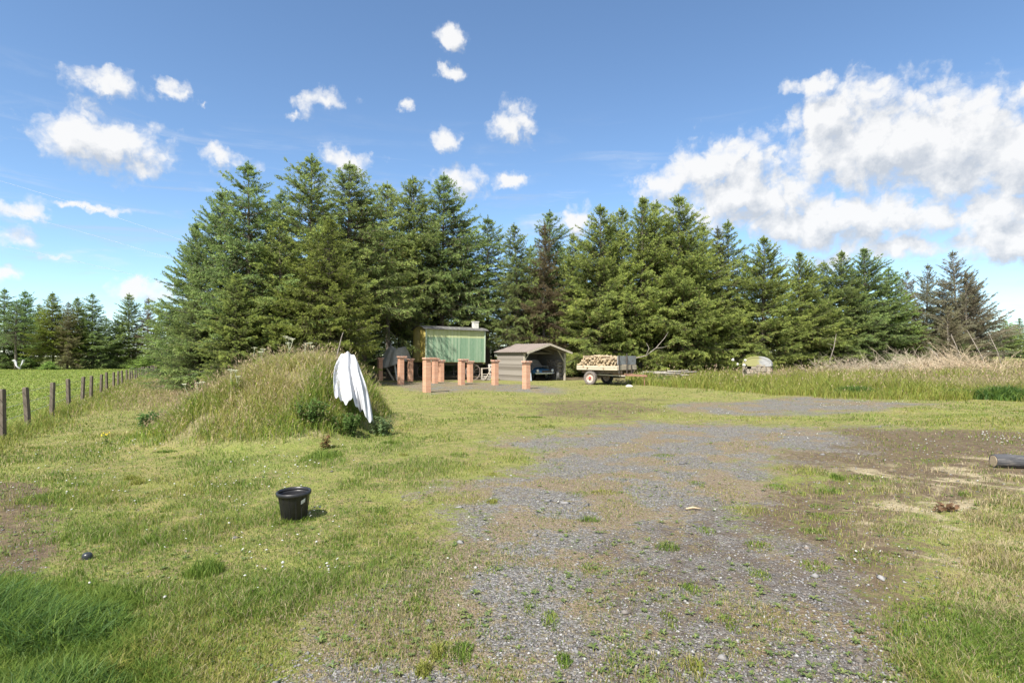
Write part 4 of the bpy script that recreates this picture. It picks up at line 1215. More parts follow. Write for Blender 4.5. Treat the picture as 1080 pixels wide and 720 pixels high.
def litter_heap(px, py, rx, num, name, label, cat, cols, L=(.1, .4), zmax=.25, mat=None, depth=.5, rad=.012):
    cx, cy = ground_pt(px, py); m = MB()
    for i in range(num):
        a = random.random() * 6.28; r = math.sqrt(random.random())
        x = cx + math.cos(a) * r * rx * cy / F_PX; y = cy + math.sin(a) * r * depth
        z = zgf(x, y) + random.random() * zmax * (1 - r * r) + .01
        az = random.random() * 6.28; el = random.uniform(-.3, .5); l = random.uniform(*L)
        d = Vector((math.cos(az) * math.cos(el), math.sin(az) * math.cos(el), math.sin(el))) * l / 2
        p = Vector((x, y, z + max(0, abs(d.z))))
        m.tube([p - d, p + Vector((0, 0, l * random.uniform(-.06, .1))), p + d], [rad, rad * .8, rad * .3], 4)
    return tag(m.build(name, mat), label, cat)
litter_heap(655, 404.5, 14, 90, 'stick_heap', 'small heap of brown sticks under the trailer drawbar', 'sticks', None, (.2, .7), .22, M_GREYLOG, .4)

# ------------------------------------------------------------------ tarpaulin covered machine + wheels
x_, y_ = -4.55, 36.6
mach = empty('farm_machine', (-7.35, 36.4, zgf(-7.35, 36.4)), R(8))
tag(mach, 'old farm machine under a grey tarpaulin with big dusty tyre near the green hut', 'machine')
M_TARP = mat_worn('grey_tarpaulin', (.34, .33, .31), (.48, .47, .44), (.40, .38, .34), (2, 2, 2), .8, 3)
def tarp(u, v):
    a = u * 2 * math.pi
    r = .12 + .98 * v ** .8
    bx = 1 + .10 * math.sin(3 * a + .6) + .05 * math.sin(7 * a)
    z = 2.05 - .25 * v - 1.35 * max(0, v - .35) ** 1.3 * (1.05 + .25 * math.sin(2 * a + .5)) + .10 * math.sin(2 * a + 2) * v
    z += .16 * math.exp(-((math.cos(a) * r + .35) ** 2 + (math.sin(a) * r) ** 2) / .03) + .12 * math.exp(-((math.cos(a) * r - .55) ** 2 + (math.sin(a) * r) ** 2) / .06)
    fold = .06 * v * math.sin(11 * a + 2 * v) * (v > .2)
    return ((r * bx + fold) * .92 * math.cos(a) - .05 , (r * bx + fold) * .8 * math.sin(a), z)
cloth('cover', M_TARP, tarp, 64, 26, mach, .01)
m = MB(); m.box((0, .15, .85), (1.2, .9, .5)); m.beam((-.7, 0, .6), (.8, 0, .6), .1, .12); m.beam((-.4, -.2, .0), (-.4, -.2, .7), .1, .1); m.beam((.5, .3, .0), (.5, .3, .7), .1, .1); m.build('frame', M_DARKIRON, mach, .01)
m = MB(); m.tube([(-.38, 0, 1.7), (-.40, 0, 2.28)], .045, 8); m.build('exhaust_pipe', M_GREYPANEL, mach)
m = MB(); m.beam((.05, -.85, .0), (-.14, -.55, 1.1), .10, .05); m.build('prop', M_WHITEW, mach)
m = MB(); m.beam((-.15, -.95, .0), (-.6, -.6, .75), .09, .06); m.build('stay', M_TIMBER, mach)
tyre_wheel(mach, (-1.78, -.15, .42), .43, .24, 0, M_DARKIRON, M_TYREG)
tyre_wheel(mach, (-2.3, .45, .36), .36, .22, R(30), M_DARKIRON, M_TYREG)
m = MB(); m.beam((-2.2, .25, .42), (-.5, .25, .62), .09, .1); m.build('drawbar', M_DARKIRON, mach)

# pallets and timber between hut and shed
M_PALLET = mat_boards('pallet_wood', [(.24, .21, .18), (.36, .33, .29), (.46, .43, .39)], 'Y', .12)
def pallet():
    m = MB()
    for i in range(3):
        m.box((0, -.4 + i * .4, .05), (1.0, .09, .08))
    for i in range(6): m.box((-.44 + i * .176, 0, .10), (.11, .9, .02))
    for i in range(3): m.box((-.44 + i * .44, 0, .005), (.11, .9, .02))
    return m
plist = [(-1.45, 36.4, .02, .15, 0, 'weathered pallet lying at the bottom of the stack between hut and shed'), (-1.40, 36.45, .145, .28, 0, 'weathered pallet on top of the stack between hut and shed'),
         (-1.05, 37.2, .55, .3, R(70), 'weathered pallet standing on edge behind the pallet stack')]
po = None
for (a, b, z, rz, rx, lab) in plist:
    o = pallet().build('wooden_pallet', M_PALLET, None, .003) if po is None else po.copy()
    if po is not None: col.objects.link(o)
    po = po or o
    o.location = (a, b, zgf(a, b) + z); o.rotation_euler = (rx, 0, rz); tag(o, lab, 'pallet', 'wooden pallets between hut and shed')
m = MB(); m.beam((-1.7, 35.9, .05), (-1.2, 36.1, .95), .1, .03); m.beam((-2.0, 36.9, .72), (-.6, 36.6, .80), .12, .04); m.beam((-1.95, 36.85, 0), (-1.95, 36.85, .7), .08, .08); m.beam((-.7, 36.7, 0), (-.7, 36.7, .76), .08, .08); m.beam((-1.9, 36.8, .35), (-.7, 36.65, .4), .1, .03)
tag(m.build('timber_trestle', M_TIMBER, None, .004), 'rough pale timber trestle between the hut and the shed', 'trestle')
x_, y_ = -1.05, 35.4
rock('mossy_stone', (x_, y_, zgf(x_, y_) + .08), (.22, .15, .15), mat_worn('yellow_moss', (.25, .27, .06), (.36, .36, .12), None, (4, 4, 4), .95, 5), 5, 'yellow mossy stone at the foot of the pallets between hut and shed')

# ------------------------------------------------------------------ mossy shelter in the meadow
sx, sy = (799 - 540) / F_PX * 33, 33.0
shl = empty('small_shelter', (sx, sy, zgf(sx, sy) + .24), R(-28))
tag(shl, 'low round topped stone shelter with mossy vaulted roof standing in the tall grass', 'shelter')
M_MOSSROOF, nt, b, _ = new_mat('moss_roof')
v = coords(nt); n1 = noise(nt, v, 4, 7, .65); sp = nt.nodes.new('ShaderNodeSeparateXYZ'); nt.links.new(v, sp.inputs[0])
c = ramp(nt, n1, [(.35, (.22, .22, .22)), (.6, (.38, .38, .38)), (.75, (.14, .13, .12))])
ms = mrange(nt, math_(nt, 'ADD', math_(nt, 'MULTIPLY', sp.outputs[0], -1.2), math_(nt, 'MULTIPLY', n1, 1.2)), .25, .6)
c = mixc(nt, ms, c, (.27, .26, .11)); nt.links.new(c, b.inputs['Base Color']); b.inputs['Roughness'].default_value = .85; bump(nt, b, n1, .5, .03)
M_RUBBLE = mat_worn('rubble_stone', (.20, .165, .13), (.38, .33, .27), (.28, .27, .14), (3, 3, 5), .9, 4, bmp=.8)
m = MB(); n = 14; vs = []; fs = []
for yy in (-.62, .62):
    for ro in (0, .07):
        for i in range(n + 1):
            a = math.pi * i / n
            vs.append((-(.78 - ro) * math.cos(a), yy, .62 + (.55 - ro) * math.sin(a) ** .85))
k = n + 1
for i in range(n):
    fs += [(i, i + 1, 2 * k + i + 1, 2 * k + i), (k + i, 3 * k + i, 3 * k + i + 1, k + i + 1), (i, k + i, k + i + 1, i + 1), (2 * k + i, 2 * k + i + 1, 3 * k + i + 1, 3 * k + i)]
fs += [(0, 2 * k, 3 * k, k), (n, k + n, 3 * k + n, 2 * k + n)]
m.add(vs, fs); m.build('roof', M_MOSSROOF, shl)
m = MB()
for j in range(7):
    z = -.15 + j * .13
    xx = -.76
    while xx < .72:
        w = random.uniform(.16, .34); w = min(w, .76 - xx)
        if not (z > .4 and (-.45 < xx + w / 2 < -.28 or -.05 < xx + w / 2 < .12)):
            m.box((xx + w / 2, -.52 + random.uniform(-.03, .02), z), (w - .02, .16, .12), random.uniform(-.08, .08), None, .012)
        xx += w
for s in (-1, 1):
    for j in range(6):
        for q in range(4): m.box((s * .70, -.38 + q * .27, -.15 + j * .13), (.14, .25, .12), 0, None, .012)
m.box((0, .5, .25), (1.4, .1, .9))
m.build('wall', M_RUBBLE, shl, .01)
m = MB()
fr = [(-.74 * math.cos(math.pi * i / 16), .60 + .50 * math.sin(math.pi * i / 16) ** .85) for i in range(17)]
m.add([(a, -.60, b) for a, b in fr] + [(a, -.50, b) for a, b in fr], [tuple(range(17)), tuple(reversed(range(17, 34)))] + [(i, i + 1, 18 + i, 17 + i) for i in range(16)] + [(0, 17, 33, 16)])
m.build('gable', M_MOSSROOF, shl)
for i, (px, py, s) in enumerate(((773, 379.5, .07), (778, 384, .06), (786, 380, .07), (785, 385, .07))):
    d = 32.5; X = (px - 540) / F_PX * d; rock('field_stone', (X, d, CAM_H - (py - HOR) / F_PX * d), (s * 1.3, s, s), M_PALESTONE, i, 'pale round stone in the grass at the left side of the mossy shelter', 'stone', 'pale stones beside the mossy shelter')

# stacked poles behind the trailer
M_POLE = mat_worn('grey_pole', (.20, .18, .155), (.32, .295, .26), (.15, .13, .11), (2, 2, 2), .9, 4)
for i in range(9):
    px = 674 + random.uniform(0, 6) + (i % 3) * 12; d = 34.5 + random.uniform(-.4, .5); X = (px - 540) / F_PX * d
    L = random.uniform(1.2, 2.2); z = zgf(X + 1, d) + .36 + (i // 4) * .13 + random.uniform(-.03, .03)
    m = MB(); a = random.uniform(-.12, .12)
    m.tube([(X, d, z), (X + L / 2, d + a, z + random.uniform(-.02, .05)), (X + L, d + 2 * a, z + random.uniform(-.05, .1))], [.07, .065, .05], 8)
    tag(m.build('wooden_pole', M_POLE, None, smooth=True), 'grey weathered pole in the pile under the spruces right of the trailer', 'pole', 'poles piled right of the trailer')
m = MB()
for i in range(4):
    X = (680 + i * 12 - 540) / F_PX * 34.5
    m.beam((X, 33.9, zgf(X, 34) - .02), (X, 35.4, zgf(X, 34) + .3), .12, .4)
tag(m.build('pole_bearer', M_GREYWOOD), 'rough bearer blocks under the pile of grey poles', 'timber')

# brush piles on the right: dead twigs
M_TWIG = mat_worn('dry_twig', (.28, .23, .17), (.44, .38, .29), (.50, .43, .31), (3, 3, 3), .9, 4)
def brush(pxc, d, rx, ry, h, num, label, mat, seed, lean=0.0, thick=.012):
    rg = random.Random(seed); m = MB(); cx = (pxc - 540) / F_PX * d
    for i in range(num):
        a = rg.random() * 6.28; r = rg.random() ** .6
        x = cx + math.cos(a) * r * rx; y = d + math.sin(a) * r * ry
        zt = zgf(x, y)
        z = zt + rg.random() * h * (1 - r * r * .8) * .8
        az = rg.random() * 6.28 if not lean or rg.random() < .5 else rg.normalvariate(2.6, .4)
        el = rg.uniform(-.15, .9); L = rg.uniform(.4, 1.5)
        dv = Vector((math.cos(az) * math.cos(el), math.sin(az) * math.cos(el), math.sin(el))) * L
        p = Vector((x, y, z)); th = thick * rg.uniform(.5, 1.4)
        mid = p + dv * .5 + Vector((rg.uniform(-.08, .08), rg.uniform(-.08, .08), rg.uniform(-.02, .1)))
        m.tube([p, mid, p + dv], [th, th * .7, th * .3], 4, False)
        for q in range(3):
            s = mid + (dv * .5) * rg.random(); dd = dv.normalized() * .3 + Vector((rg.uniform(-.3, .3), rg.uniform(-.3, .3), rg.uniform(-.1, .25)))
            m.tube([s, s + dd], [th * .5, th * .2], 3, False)
    o = m.build('brush_pile', mat); tag(o, label, 'brush pile'); return o
brush(960, 33, 3.0, 1.6, 1.15, 520, 'broad heap of pale dead twigs at the meadow edge under the last dense spruce', M_TWIG, 1)
brush(1012, 31, 2.0, 1.3, 1.3, 420, 'taller heap of dry orange brown branches below the dying trees', mat_worn('orange_twig', (.34, .26, .17), (.50, .41, .29), (.40, .34, .27), (3, 3, 3), .9, 4), 2, 1)
brush(893, 37, 2.6, 1.2, .7, 260, 'low line of grey brown cut twigs left of the big brush heap', M_TWIG, 3)
for i, (px0, py0, px1, py1, d, lab) in enumerate([(1003, 352, 1014, 392, 32, 'pale bare pole leaning left out of the orange brush heap'), (1020, 348, 1040, 395, 31.5, 'long bare pole leaning left on the right of the orange brush heap'), (1042, 350, 1054, 388, 33, 'thin bare pole leaning left beyond the orange brush heap'), (980, 366, 988, 378, 32, 'short forked grey branch on the broad twig heap'), (882, 352, 872, 378, 39, 'slim pale dead stem leaning right at the foot of the windbreak')]):
    P0 = Vector(((px0 - 540) / F_PX * d, d, CAM_H - (py0 - HOR) / F_PX * d)); P1 = Vector(((px1 - 540) / F_PX * d, d - .3, CAM_H - (py1 - HOR) / F_PX * d - .25))
    m = MB(); m.tube([P1, (P0 + P1) / 2 + Vector((.08, 0, .05)), P0], [.032, .024, .008], 6)
    for q in range(3):
        s = P1.lerp(P0, .4 + .2 * q); m.tube([s, s + Vector((random.uniform(-.5, .5), 0, random.uniform(.1, .4)))], [.018, .006], 4)
    tag(m.build('bare_pole', M_DEADBARK, None, smooth=True), lab, 'branch', 'bare branches sticking out of the brush')

# ------------------------------------------------------------------ fence
M_POST = mat_worn('post_timber', (.085, .068, .052), (.15, .12, .095), (.17, .155, .12), (5, 5, 2), .9, 4)
fen = empty('post_fence', (-10.04, 11.2, zgf(-10.04, 11.2)))
tag(fen, 'long stock fence of square timber posts and thin wires between verge and pasture', 'fence')
fm = Matrix.Translation(-fen.location)
tops = []
pp = [2, 29, 54.5, 72.5, 87, 96.5, 106, 113, 119.5, 125]
dl = [6.2, 8.7] + [2083 / (188 - p) for p in pp] + [33.06 + 2.5 * (k + 1) for k in range(23)]
for i, d in enumerate(dl):
    X = -3.47 - .5867 * d + random.uniform(-.04, .04); z = zgf(X, d)
    h = 1.0 + random.uniform(-.05, .04)
    lx, ly = random.uniform(-.05, .05), random.uniform(-.03, .03)
    m = MB(); w = .043
    vs = []
    for zz, s in ((-.2, 1), (h - .03, 1), (h, .8)):
        for a, b in ((-1, -1), (1, -1), (1, 1), (-1, 1)): vs.append((X + lx * zz + a * w * s, d + ly * zz + b * w * s, z + zz))
    fs = [(0, 1, 5, 4), (1, 2, 6, 5), (2, 3, 7, 6), (3, 0, 4, 7), (4, 5, 9, 8), (5, 6, 10, 9), (6, 7, 11, 10), (7, 4, 8, 11), (8, 9, 10, 11), (3, 2, 1, 0)]
    m.add(vs, fs, fm); m.build('post', M_POST, fen)
    tops.append((X, d, z, h, lx))
for zz in (.35, .6, .85):
    m = MB(); m.tube([fm @ Vector((X + lx * zz - .07, d, z + zz)) for X, d, z, h, lx in tops], .004, 4)
    m.build('wire', M_GREYPANEL, fen)

# ------------------------------------------------------------------ bucket
M_PLASTIC = mat_worn('black_plastic', (.012, .012, .014), (.022, .022, .025), (.04, .038, .035), (6, 6, 6), .38, 4, bmp=.05, patch=.66)
bx, by = ground_pt(310.5, 545)
bk = empty('bucket', (bx, by, zgf(bx, by) - .005), R(15), R(1.5), R(-1))
tag(bk, 'black plastic bucket with a rolled rim and small white label standing on the grass', 'bucket')
Hb, r0, r1 = .285, .112, .147
MB().lathe([(0, .0), (r0 - .01, 0), (r0, .008), (r1 - .006, Hb - .035), (r1 - .004, Hb - .03), (r1 - .008, Hb - .03), (r1 - .010, Hb - .04), (r0 - .008, .014), (0, .012)], 48).build('shell', M_PLASTIC, bk, smooth=True)
MB().lathe([(r1 - .006, Hb - .034), (r1 + .010, Hb - .034), (r1 + .014, Hb - .025), (r1 + .013, Hb - .004), (r1 + .006, Hb + .002), (r1 - .004, Hb - .002), (r1 - .007, Hb - .02)], 48, None, True).build('rim', M_PLASTIC, bk, smooth=True)
m = MB()
for k in range(14):
    a = k * 2 * math.pi / 14; p = Vector((math.cos(a), math.sin(a), 0))
    m.beam(p * (r0 + .001) + Vector((0, 0, .02)), p * (r1 - .006) + Vector((0, 0, Hb - .04)), .006, .006)
m.build('rib', M_PLASTIC, bk)
m = MB(); a0 = math.atan2(-by, -bx) - R(15) + .62
vs = []
for k in range(7):
    a = a0 + (k - 3) * .055
    for z in (.185, .222):
        r = r0 + (r1 - r0) * z / Hb + .004; vs.append((r * math.cos(a), r * math.sin(a), z + (k - 3) * .0025))
m.add(vs, [(2 * k, 2 * k + 2, 2 * k + 3, 2 * k + 1) for k in range(6)]); m.build('paper_label', M_WHITEW, bk)

# ------------------------------------------------------------------ white sheet on the mound
M_WSHEET = mat_worn('white_sheet', (.40, .41, .435), (.50, .51, .535), (.33, .325, .31), (2, 2, 2), .8, 3, bmp=.15)
def wsheet(u, v):      # u across left->right, v top->bottom
    tl = Vector((-3.66, 12.05, 1.52)); tr_ = Vector((-3.32, 11.95, 1.50)); bl = Vector((-3.38, 10.95, .76)); br = Vector((-2.70, 11.2, .20))
    l = tl.lerp(bl, v) + Vector((-.05 * math.sin(v * 3.1), 0, 0)); r = tr_.lerp(br, v) + Vector((.06 * math.sin(v * 3.1), 0, .10 * math.sin(v * 3.14)))
    p = l.lerp(r, u)
    # the hem falls lower on the right
    p.z -= .06 * v * math.sin(u * 9) + (.10 * math.sin(u * 23 + 1) + .06 * math.sin(u * 51)) * max(0, v - .6)
    amp = .05 + .06 * v
    f = math.sin(u * 15 + 2.5 * v + 1.1 * math.sin(4 * v)) * amp + .035 * math.sin(u * 37 + 5 * v) * v + .07 * (float(vnoise(u * 4 + 3, v * 5, 2)) - .5) + .03 * (float(vnoise(u * 10, v * 9 + 7, 4)) - .5)
    if .62 < u < .72: f -= .10 * math.sin((u - .62) / .1 * math.pi) * min(1, 2 * v)
    p += Vector((.25, -.85, .3)) * f
    p += Vector((.02, -.16 * min(1, 3 * v), .05 + .06 * math.sin(u * math.pi)))
    return tuple(p)
tag(cloth('white_sheet', M_WSHEET, wsheet, 80, 50, None, .004), 'creased white sheet draped down the right side of the grassy mound', 'sheet')
m = MB(); m.tube([(-3.78, 12.2, 1.1), (-3.74, 12.2, 1.6), (-3.66, 12.22, 1.95), (-3.62, 12.2, 2.05)], [.02, .018, .012, .005], 6)
m.tube([(-3.85, 12.25, 1.2), (-3.70, 12.2, 1.75)], [.012, .006], 5)
tag(m.build('bent_stake', M_GREYLOG, None, smooth=True), 'thin bent stake standing at the top of the white sheet', 'stake')

# ------------------------------------------------------------------ broad-leaved plants on the mound
def leaf_plant(name, x, y, h, spread, nleaf, cols, label, cat, umbels=0, leaf=.09, group=None, stemcol=(.16, .2, .07)):
    z0 = zgf(x, y); e = empty(name, (x, y, z0))
    Vs, Ts, Cs = [], [], []; nv = 0
    st = MB(); tops_ = []
    for s in range(max(3, nleaf // 14)):
        a = RNG.random() * 6.283; r = spread * math.sqrt(RNG.random()) * .7; hh = h * (.6 + .4 * RNG.random())
        p0 = np.array([math.cos(a) * r * .5, math.sin(a) * r * .5, -.03]); p1 = np.array([math.cos(a) * r, math.sin(a) * r, hh])
        st.tube([p0, (p0 + p1) / 2 + np.array([0, 0, .03]), p1], [.007, .006, .003], 5, False); tops_.append((p0, p1))
    n = nleaf * 2; i = RNG.integers(0, len(tops_), n); t = RNG.random(n) ** .7
    P = np.array([tops_[a][0] for a in i]) * (1 - t[:, None]) + np.array([tops_[a][1] for a in i]) * t[:, None]
    az = RNG.random(n) * 6.283; l = leaf * (.6 + .7 * RNG.random(n)) * (1.2 - .5 * t)
    D = np.stack([np.cos(az), np.sin(az), RNG.normal(.15, .3, n)], 1); D /= np.linalg.norm(D, axis=1)[:, None]
    sd = np.stack([-np.sin(az), np.cos(az), RNG.normal(0, .25, n)], 1) * (l * .28)[:, None]
    mid = P + D * (l * .5)[:, None]; tip = P + D * l[:, None]; tip[:, 2] -= .25 * l
    V = np.stack([P, mid - sd, tip, mid + sd], 1).reshape(-1, 3); q = np.arange(n)[:, None] * 4
    T = np.concatenate([q + np.array([[0, 1, 2]]), q + np.array([[0, 2, 3]])])
    me = np_mesh('foliage', V, T, {'Col': np.repeat(cmix(n, cols), 4, 0)}); link('foliage', me, M_GRASS, e)
    st.build('stem', M_STEM, e)
    for k in range(umbels):
        p1 = tops_[k % len(tops_)][1] + np.array([RNG.normal(0, .05), RNG.normal(0, .05), .1 + .1 * RNG.random()])
        u = MB(); 
        for w in range(16):
            a = RNG.random() * 6.28; r = .055 * math.sqrt(RNG.random())
            c = p1 + np.array([math.cos(a) * r, math.sin(a) * r, .02 - r * .15])
            u.tube([p1 - np.array([0, 0, .035]), c], [.002, .0015], 3, False)
            u.lathe([(0, .006), (.011, .003), (.010, -.003), (0, -.006)], 6, Matrix.Translation(c))
        u.tube([tops_[k % len(tops_)][1] - np.array([0, 0, .1]), p1 - np.array([0, 0, .035])], [.004, .003], 4, False)
        u.build('umbel', M_UMBEL, e)
    return tag(e, label, cat, group)
M_STEM = mat_worn('green_stem', (.13, .16, .05), (.2, .22, .08), None)
M_UMBEL = mat_worn('umbel_white', (.50, .52, .36), (.64, .64, .5), None)
NET = [(.10, .18, .045), (.13, .21, .055), (.08, .14, .035)]
leaf_plant('nettle_clump', -3.1, 10.6, .42, .40, 260, NET, 'dark green nettle clump at the mound foot left of the white sheet hem', 'plant')
leaf_plant('nettle_clump', -2.55, 11.2, .42, .34, 230, [(.14, .21, .09), (.18, .25, .11)], 'grey green leafy clump just right of the hem of the white sheet', 'plant')
leaf_plant('nettle_clump', -3.65, 10.3, .5, .45, 280, NET, 'tallest dark nettle clump in front of the mound right of its middle', 'plant')
leaf_plant('dock_plant', -3.15, 9.5, .30, .14, 60, [(.20, .10, .05), (.26, .14, .07), (.16, .14, .05)], 'small reddish brown dock plant in the turf in front of the mound', 'plant', leaf=.07)
for i, (x, y, h, nu, lab) in enumerate([(-4.85, 12.3, .55, 6, 'tallest cow parsley with flat pale heads on the crest of the mound'), (-4.45, 12.5, .38, 4, 'cow parsley with flat heads on the crest nearest the bent stake'), (-5.35, 12.0, .40, 4, 'cow parsley with pale heads left of the tallest one on the mound'), (-5.3, 11.0, .36, 3, 'small cow parsley on the front slope of the mound'), (-6.2, 11.2, .3, 3, 'small cow parsley low on the left slope of the mound')]):
    leaf_plant('cow_parsley', x, y, h, .22, 60, GREEN[:2] + YELL[:1], lab, 'plant', nu, .06, 'cow parsley plants on the mound')
leaf_plant('ragwort', -7.35, 10.3, .22, .1, 30, GREEN, 'little yellow flowered ragwort in the turf left of the mound', 'plant', 0, .05)
m = MB()
for k in range(7):
    m.lathe([(0, .010), (.013, .004), (.014, -.006), (0, -.008)], 6, Matrix.Translation((random.gauss(0, .05), random.gauss(0, .05), .22 + random.uniform(-.03, .04))))
m.build('flower_head', mat_worn('yellow_petal', (.6, .45, .02), (.7, .55, .04), None), [o for o in col.objects if o.name == 'ragwort'][0])
leaf_plant('rush_clump', -8.1, 12.8, .42, .5, 200, BLUEG, 'blue green leafy clump on the verge left of the mound', 'plant', 0, .14)

# ------------------------------------------------------------------ small things on the ground
x_, y_ = ground_pt(1046, 500)
M_LOGR = mat_worn('weathered_log', (.035, .036, .042), (.07, .07, .078), (.14, .13, .125), (1, 7, 7), .8, 4, bmp=.5, patch=.58)
lg = empty('old_log', (x_ + .02, y_, zgf(x_, y_)), R(-9))
tag(lg, 'grey weathered round post lying on the turf at the right edge', 'log')
m = MB(); pts = [(i * .16, .01 * math.sin(i * 1.3), .085 + .004 * math.sin(i * 2.1)) for i in range(11)]
m.tube(pts, [.086 + .005 * math.sin(i * 1.7) for i in range(11)], 20); m.build('stem', M_LOGR, lg, .008)
m = MB(); m.tube([(-.004, 0, .085), (.002, .0, .085)], .072, 20); m.build('cut_end', M_LOGEND, lg)
x_, y_ = ground_pt(92, 582)
M_BALL = mat_worn('dull_black_rubber', (.015, .018, .02), (.035, .04, .045), None, (6, 6, 6), .35, 4, bmp=.1)
e = empty('rubber_cap', (x_, y_, zgf(x_, y_)), R(20))
MB().lathe([(0, .052), (.012, .051), (.026, .046), (.035, .034), (.037, .018), (.036, .002), (.040, -.004), (.033, -.004), (.030, .016), (.02, .036), (0, .042)], 24).build('dome', M_BALL, e, smooth=True)
tag(e, 'small black rubber dome lying on bare turf at the lower left', 'rubber cap')
# orange brown dead fern leaves
x_, y_ = ground_pt(997, 545)
e = empty('dead_leaves', (x_, y_, zgf(x_, y_)))
n = 70; az = RNG.random(n) * 6.28; r = .085 * RNG.random(n); P = np.stack([np.cos(az) * r * 1.3, np.sin(az) * r * .7, .01 + .05 * RNG.random(n)], 1)
D = np.stack([np.cos(az + 1), np.sin(az + 1), RNG.normal(.25, .35, n)], 1) * (.03 + .04 * RNG.random(n))[:, None]; sd = np.cross(D, RNG.normal(0, 1, (n, 3))); sd /= np.linalg.norm(sd, axis=1)[:, None]; sd *= .014
V = np.stack([P, P + D * .5 + sd, P + D, P + D * .5 - sd], 1).reshape(-1, 3); q = np.arange(n)[:, None] * 4
link('leaf_litter', np_mesh('leaf_litter', V, np.concatenate([q + np.array([[0, 1, 2]]), q + np.array([[0, 2, 3]])]), {'Col': np.repeat(cmix(n, [(.24, .14, .08), (.32, .21, .13), (.18, .11, .07)]), 4, 0)}), M_GRASS, e)
tag(e, 'little heap of orange brown dead leaves on the dry turf at the right', 'leaves')
x_, y_ = ground_pt(731, 538)
m = MB(); m.tube([(x_ - .07, y_, zgf(x_, y_) + .015), (x_, y_ + .02, zgf(x_, y_) + .022), (x_ + .08, y_ + .01, zgf(x_, y_) + .012)], [.009, .011, .006], 7)
tag(m.build('wood_chip', M_SPLIT, None, smooth=True), 'small pale stick lying on the gravel right of the middle', 'stick')

# white rags under the far trees
x_, y_ = (20 - 540) / F_PX * 100, 100.0
m = MB(); z0 = zgf(x_, y_)
def rag(x0, z0_, x1, z1, w):
    vs = []; fs = []; n = 8
    for i in range(n + 1):
        t = i / n; x = x0 + (x1 - x0) * t; z = z0_ + (z1 - z0_) * t + .06 * math.sin(t * 9)
        ww = w * (.6 + .4 * math.sin(t * 5 + 1)); yy = .12 * math.sin(t * 7)
        vs += [(x - ww, y_ + yy - .1, z), (x + ww, y_ + yy - .1, z + .1), (x + ww, y_ + yy + .1, z + .1), (x - ww, y_ + yy + .1, z)]
    for i in range(n):
        for k in range(4): fs.append((4 * i + k, 4 * i + (k + 1) % 4, 4 * i + 4 + (k + 1) % 4, 4 * i + 4 + k))
    fs += [(0, 1, 2, 3), (4 * n + 3, 4 * n + 2, 4 * n + 1, 4 * n)]
    m.add(vs, fs)
rag(x_ - 1.0, z0 + 1.75, x_ + .1, z0 + .1, .22); rag(x_ + .75, z0 + 1.75, x_ + .15, z0 + .1, .16)
tag(m.build('white_rag', M_WSHEET, None, smooth=True), 'white rags hanging in a V shape below the pale trunk across the pasture', 'rags')

# overhead cables passing behind the left clump
for i, (y0, y1) in enumerate(((262, 297), (226, 270), (196, 246))):
    d = 64; pts = []
    for k in range(25):
        px = -240 + k * 30; t = (px - 20) / 150
        py = y0 + (y1 - y0) * t * .96 + .0006 * (px - 80) ** 2 * (.3)
        pts.append(((px - 540) / F_PX * d, d, CAM_H + (HOR - py) / F_PX * d))
        if px > 330: break
    m = MB(); m.tube(pts, .011, 5)
    tag(m.build('overhead_cable', M_GREYPANEL), ['lowest of the thin overhead cables left of the spruce clump', 'middle of the thin overhead cables left of the spruce clump', 'highest of the thin overhead cables left of the spruce clump'][i], 'cable', 'overhead cables')

# ------------------------------------------------------------------ camera
cam = bpy.data.cameras.new('camera'); co = bpy.data.objects.new('camera', cam); col.objects.link(co)
co.location = (0, 0, CAM_H + zgf(0, 0)); co.rotation_euler = (R(90), 0, 0)
cam.sensor_width = 36; cam.lens = 36 * F_PX / 1080; cam.shift_y = 15 / 1080; cam.clip_end = 6000; cam.clip_start = .05
scene.camera = co

# ------------------------------------------------------------------ light and sky
SUN_EL, SUN_AZ = R(53), R(180 + 29)     # azimuth clockwise from +Y
sd = Vector((math.sin(SUN_AZ) * math.cos(SUN_EL), math.cos(SUN_AZ) * math.cos(SUN_EL), math.sin(SUN_EL)))
sl = bpy.data.lights.new('sun', 'SUN'); so = bpy.data.objects.new('sun', sl); col.objects.link(so)
sl.energy = 4.1; sl.angle = R(.6); sl.color = (1, .95, .86)
so.rotation_euler = (-sd).to_track_quat('-Z', 'Y').to_euler(); so.location = (-20, -20, 30)

CLOUDS = [  # px, py, rx, ry, weight
    (113, 91, 40, 15, 1), (182, 97, 20, 12, 1), (214, 108, 18, 5, .7), (112, 152, 80, 33, 1.15), (236, 166, 35, 15, 1), (341, 110, 30, 13, 1), (312, 121, 18, 6, .8), (367, 169, 30, 17, 1),
    (475, 40, 20, 14, 1), (478, 77, 21, 8, 1), (545, 131, 30, 24, 1), (470, 150, 18, 17, .9), (430, 112, 20, 9, .6), (488, 192, 34, 15, 1), (536, 190, 18, 11, 1), (606, 233, 30, 19, 1), (150, 308, 46, 18, 1),
    (20, 222, 60, 10, .75), (90, 222, 60, 7, .75), (10, 250, 30, 18, .8), (8, 288, 26, 10, .9), (60, 265, 60, 8, .5), (-60, 200, 60, 30, 1),
    (860, 88, 28, 10, 1), (880, 122, 48, 32, 1.2), (930, 152, 95, 45, 1.3), (1005, 160, 80, 45, 1.3), (1075, 165, 70, 48, 1.3), (760, 178, 60, 30, 1.1), (708, 195, 34, 24, 1), (790, 208, 85, 32, 1.2),
    (880, 235, 95, 30, 1.2), (960, 230, 90, 26, 1.1), (1050, 225, 70, 30, 1.2), (1065, 258, 60, 22, 1.2), (960, 258, 90, 18, .9), (1082, 95, 14, 10, 1), (870, 270, 70, 14, .7), (1180, 180, 90, 70, 1.2)]
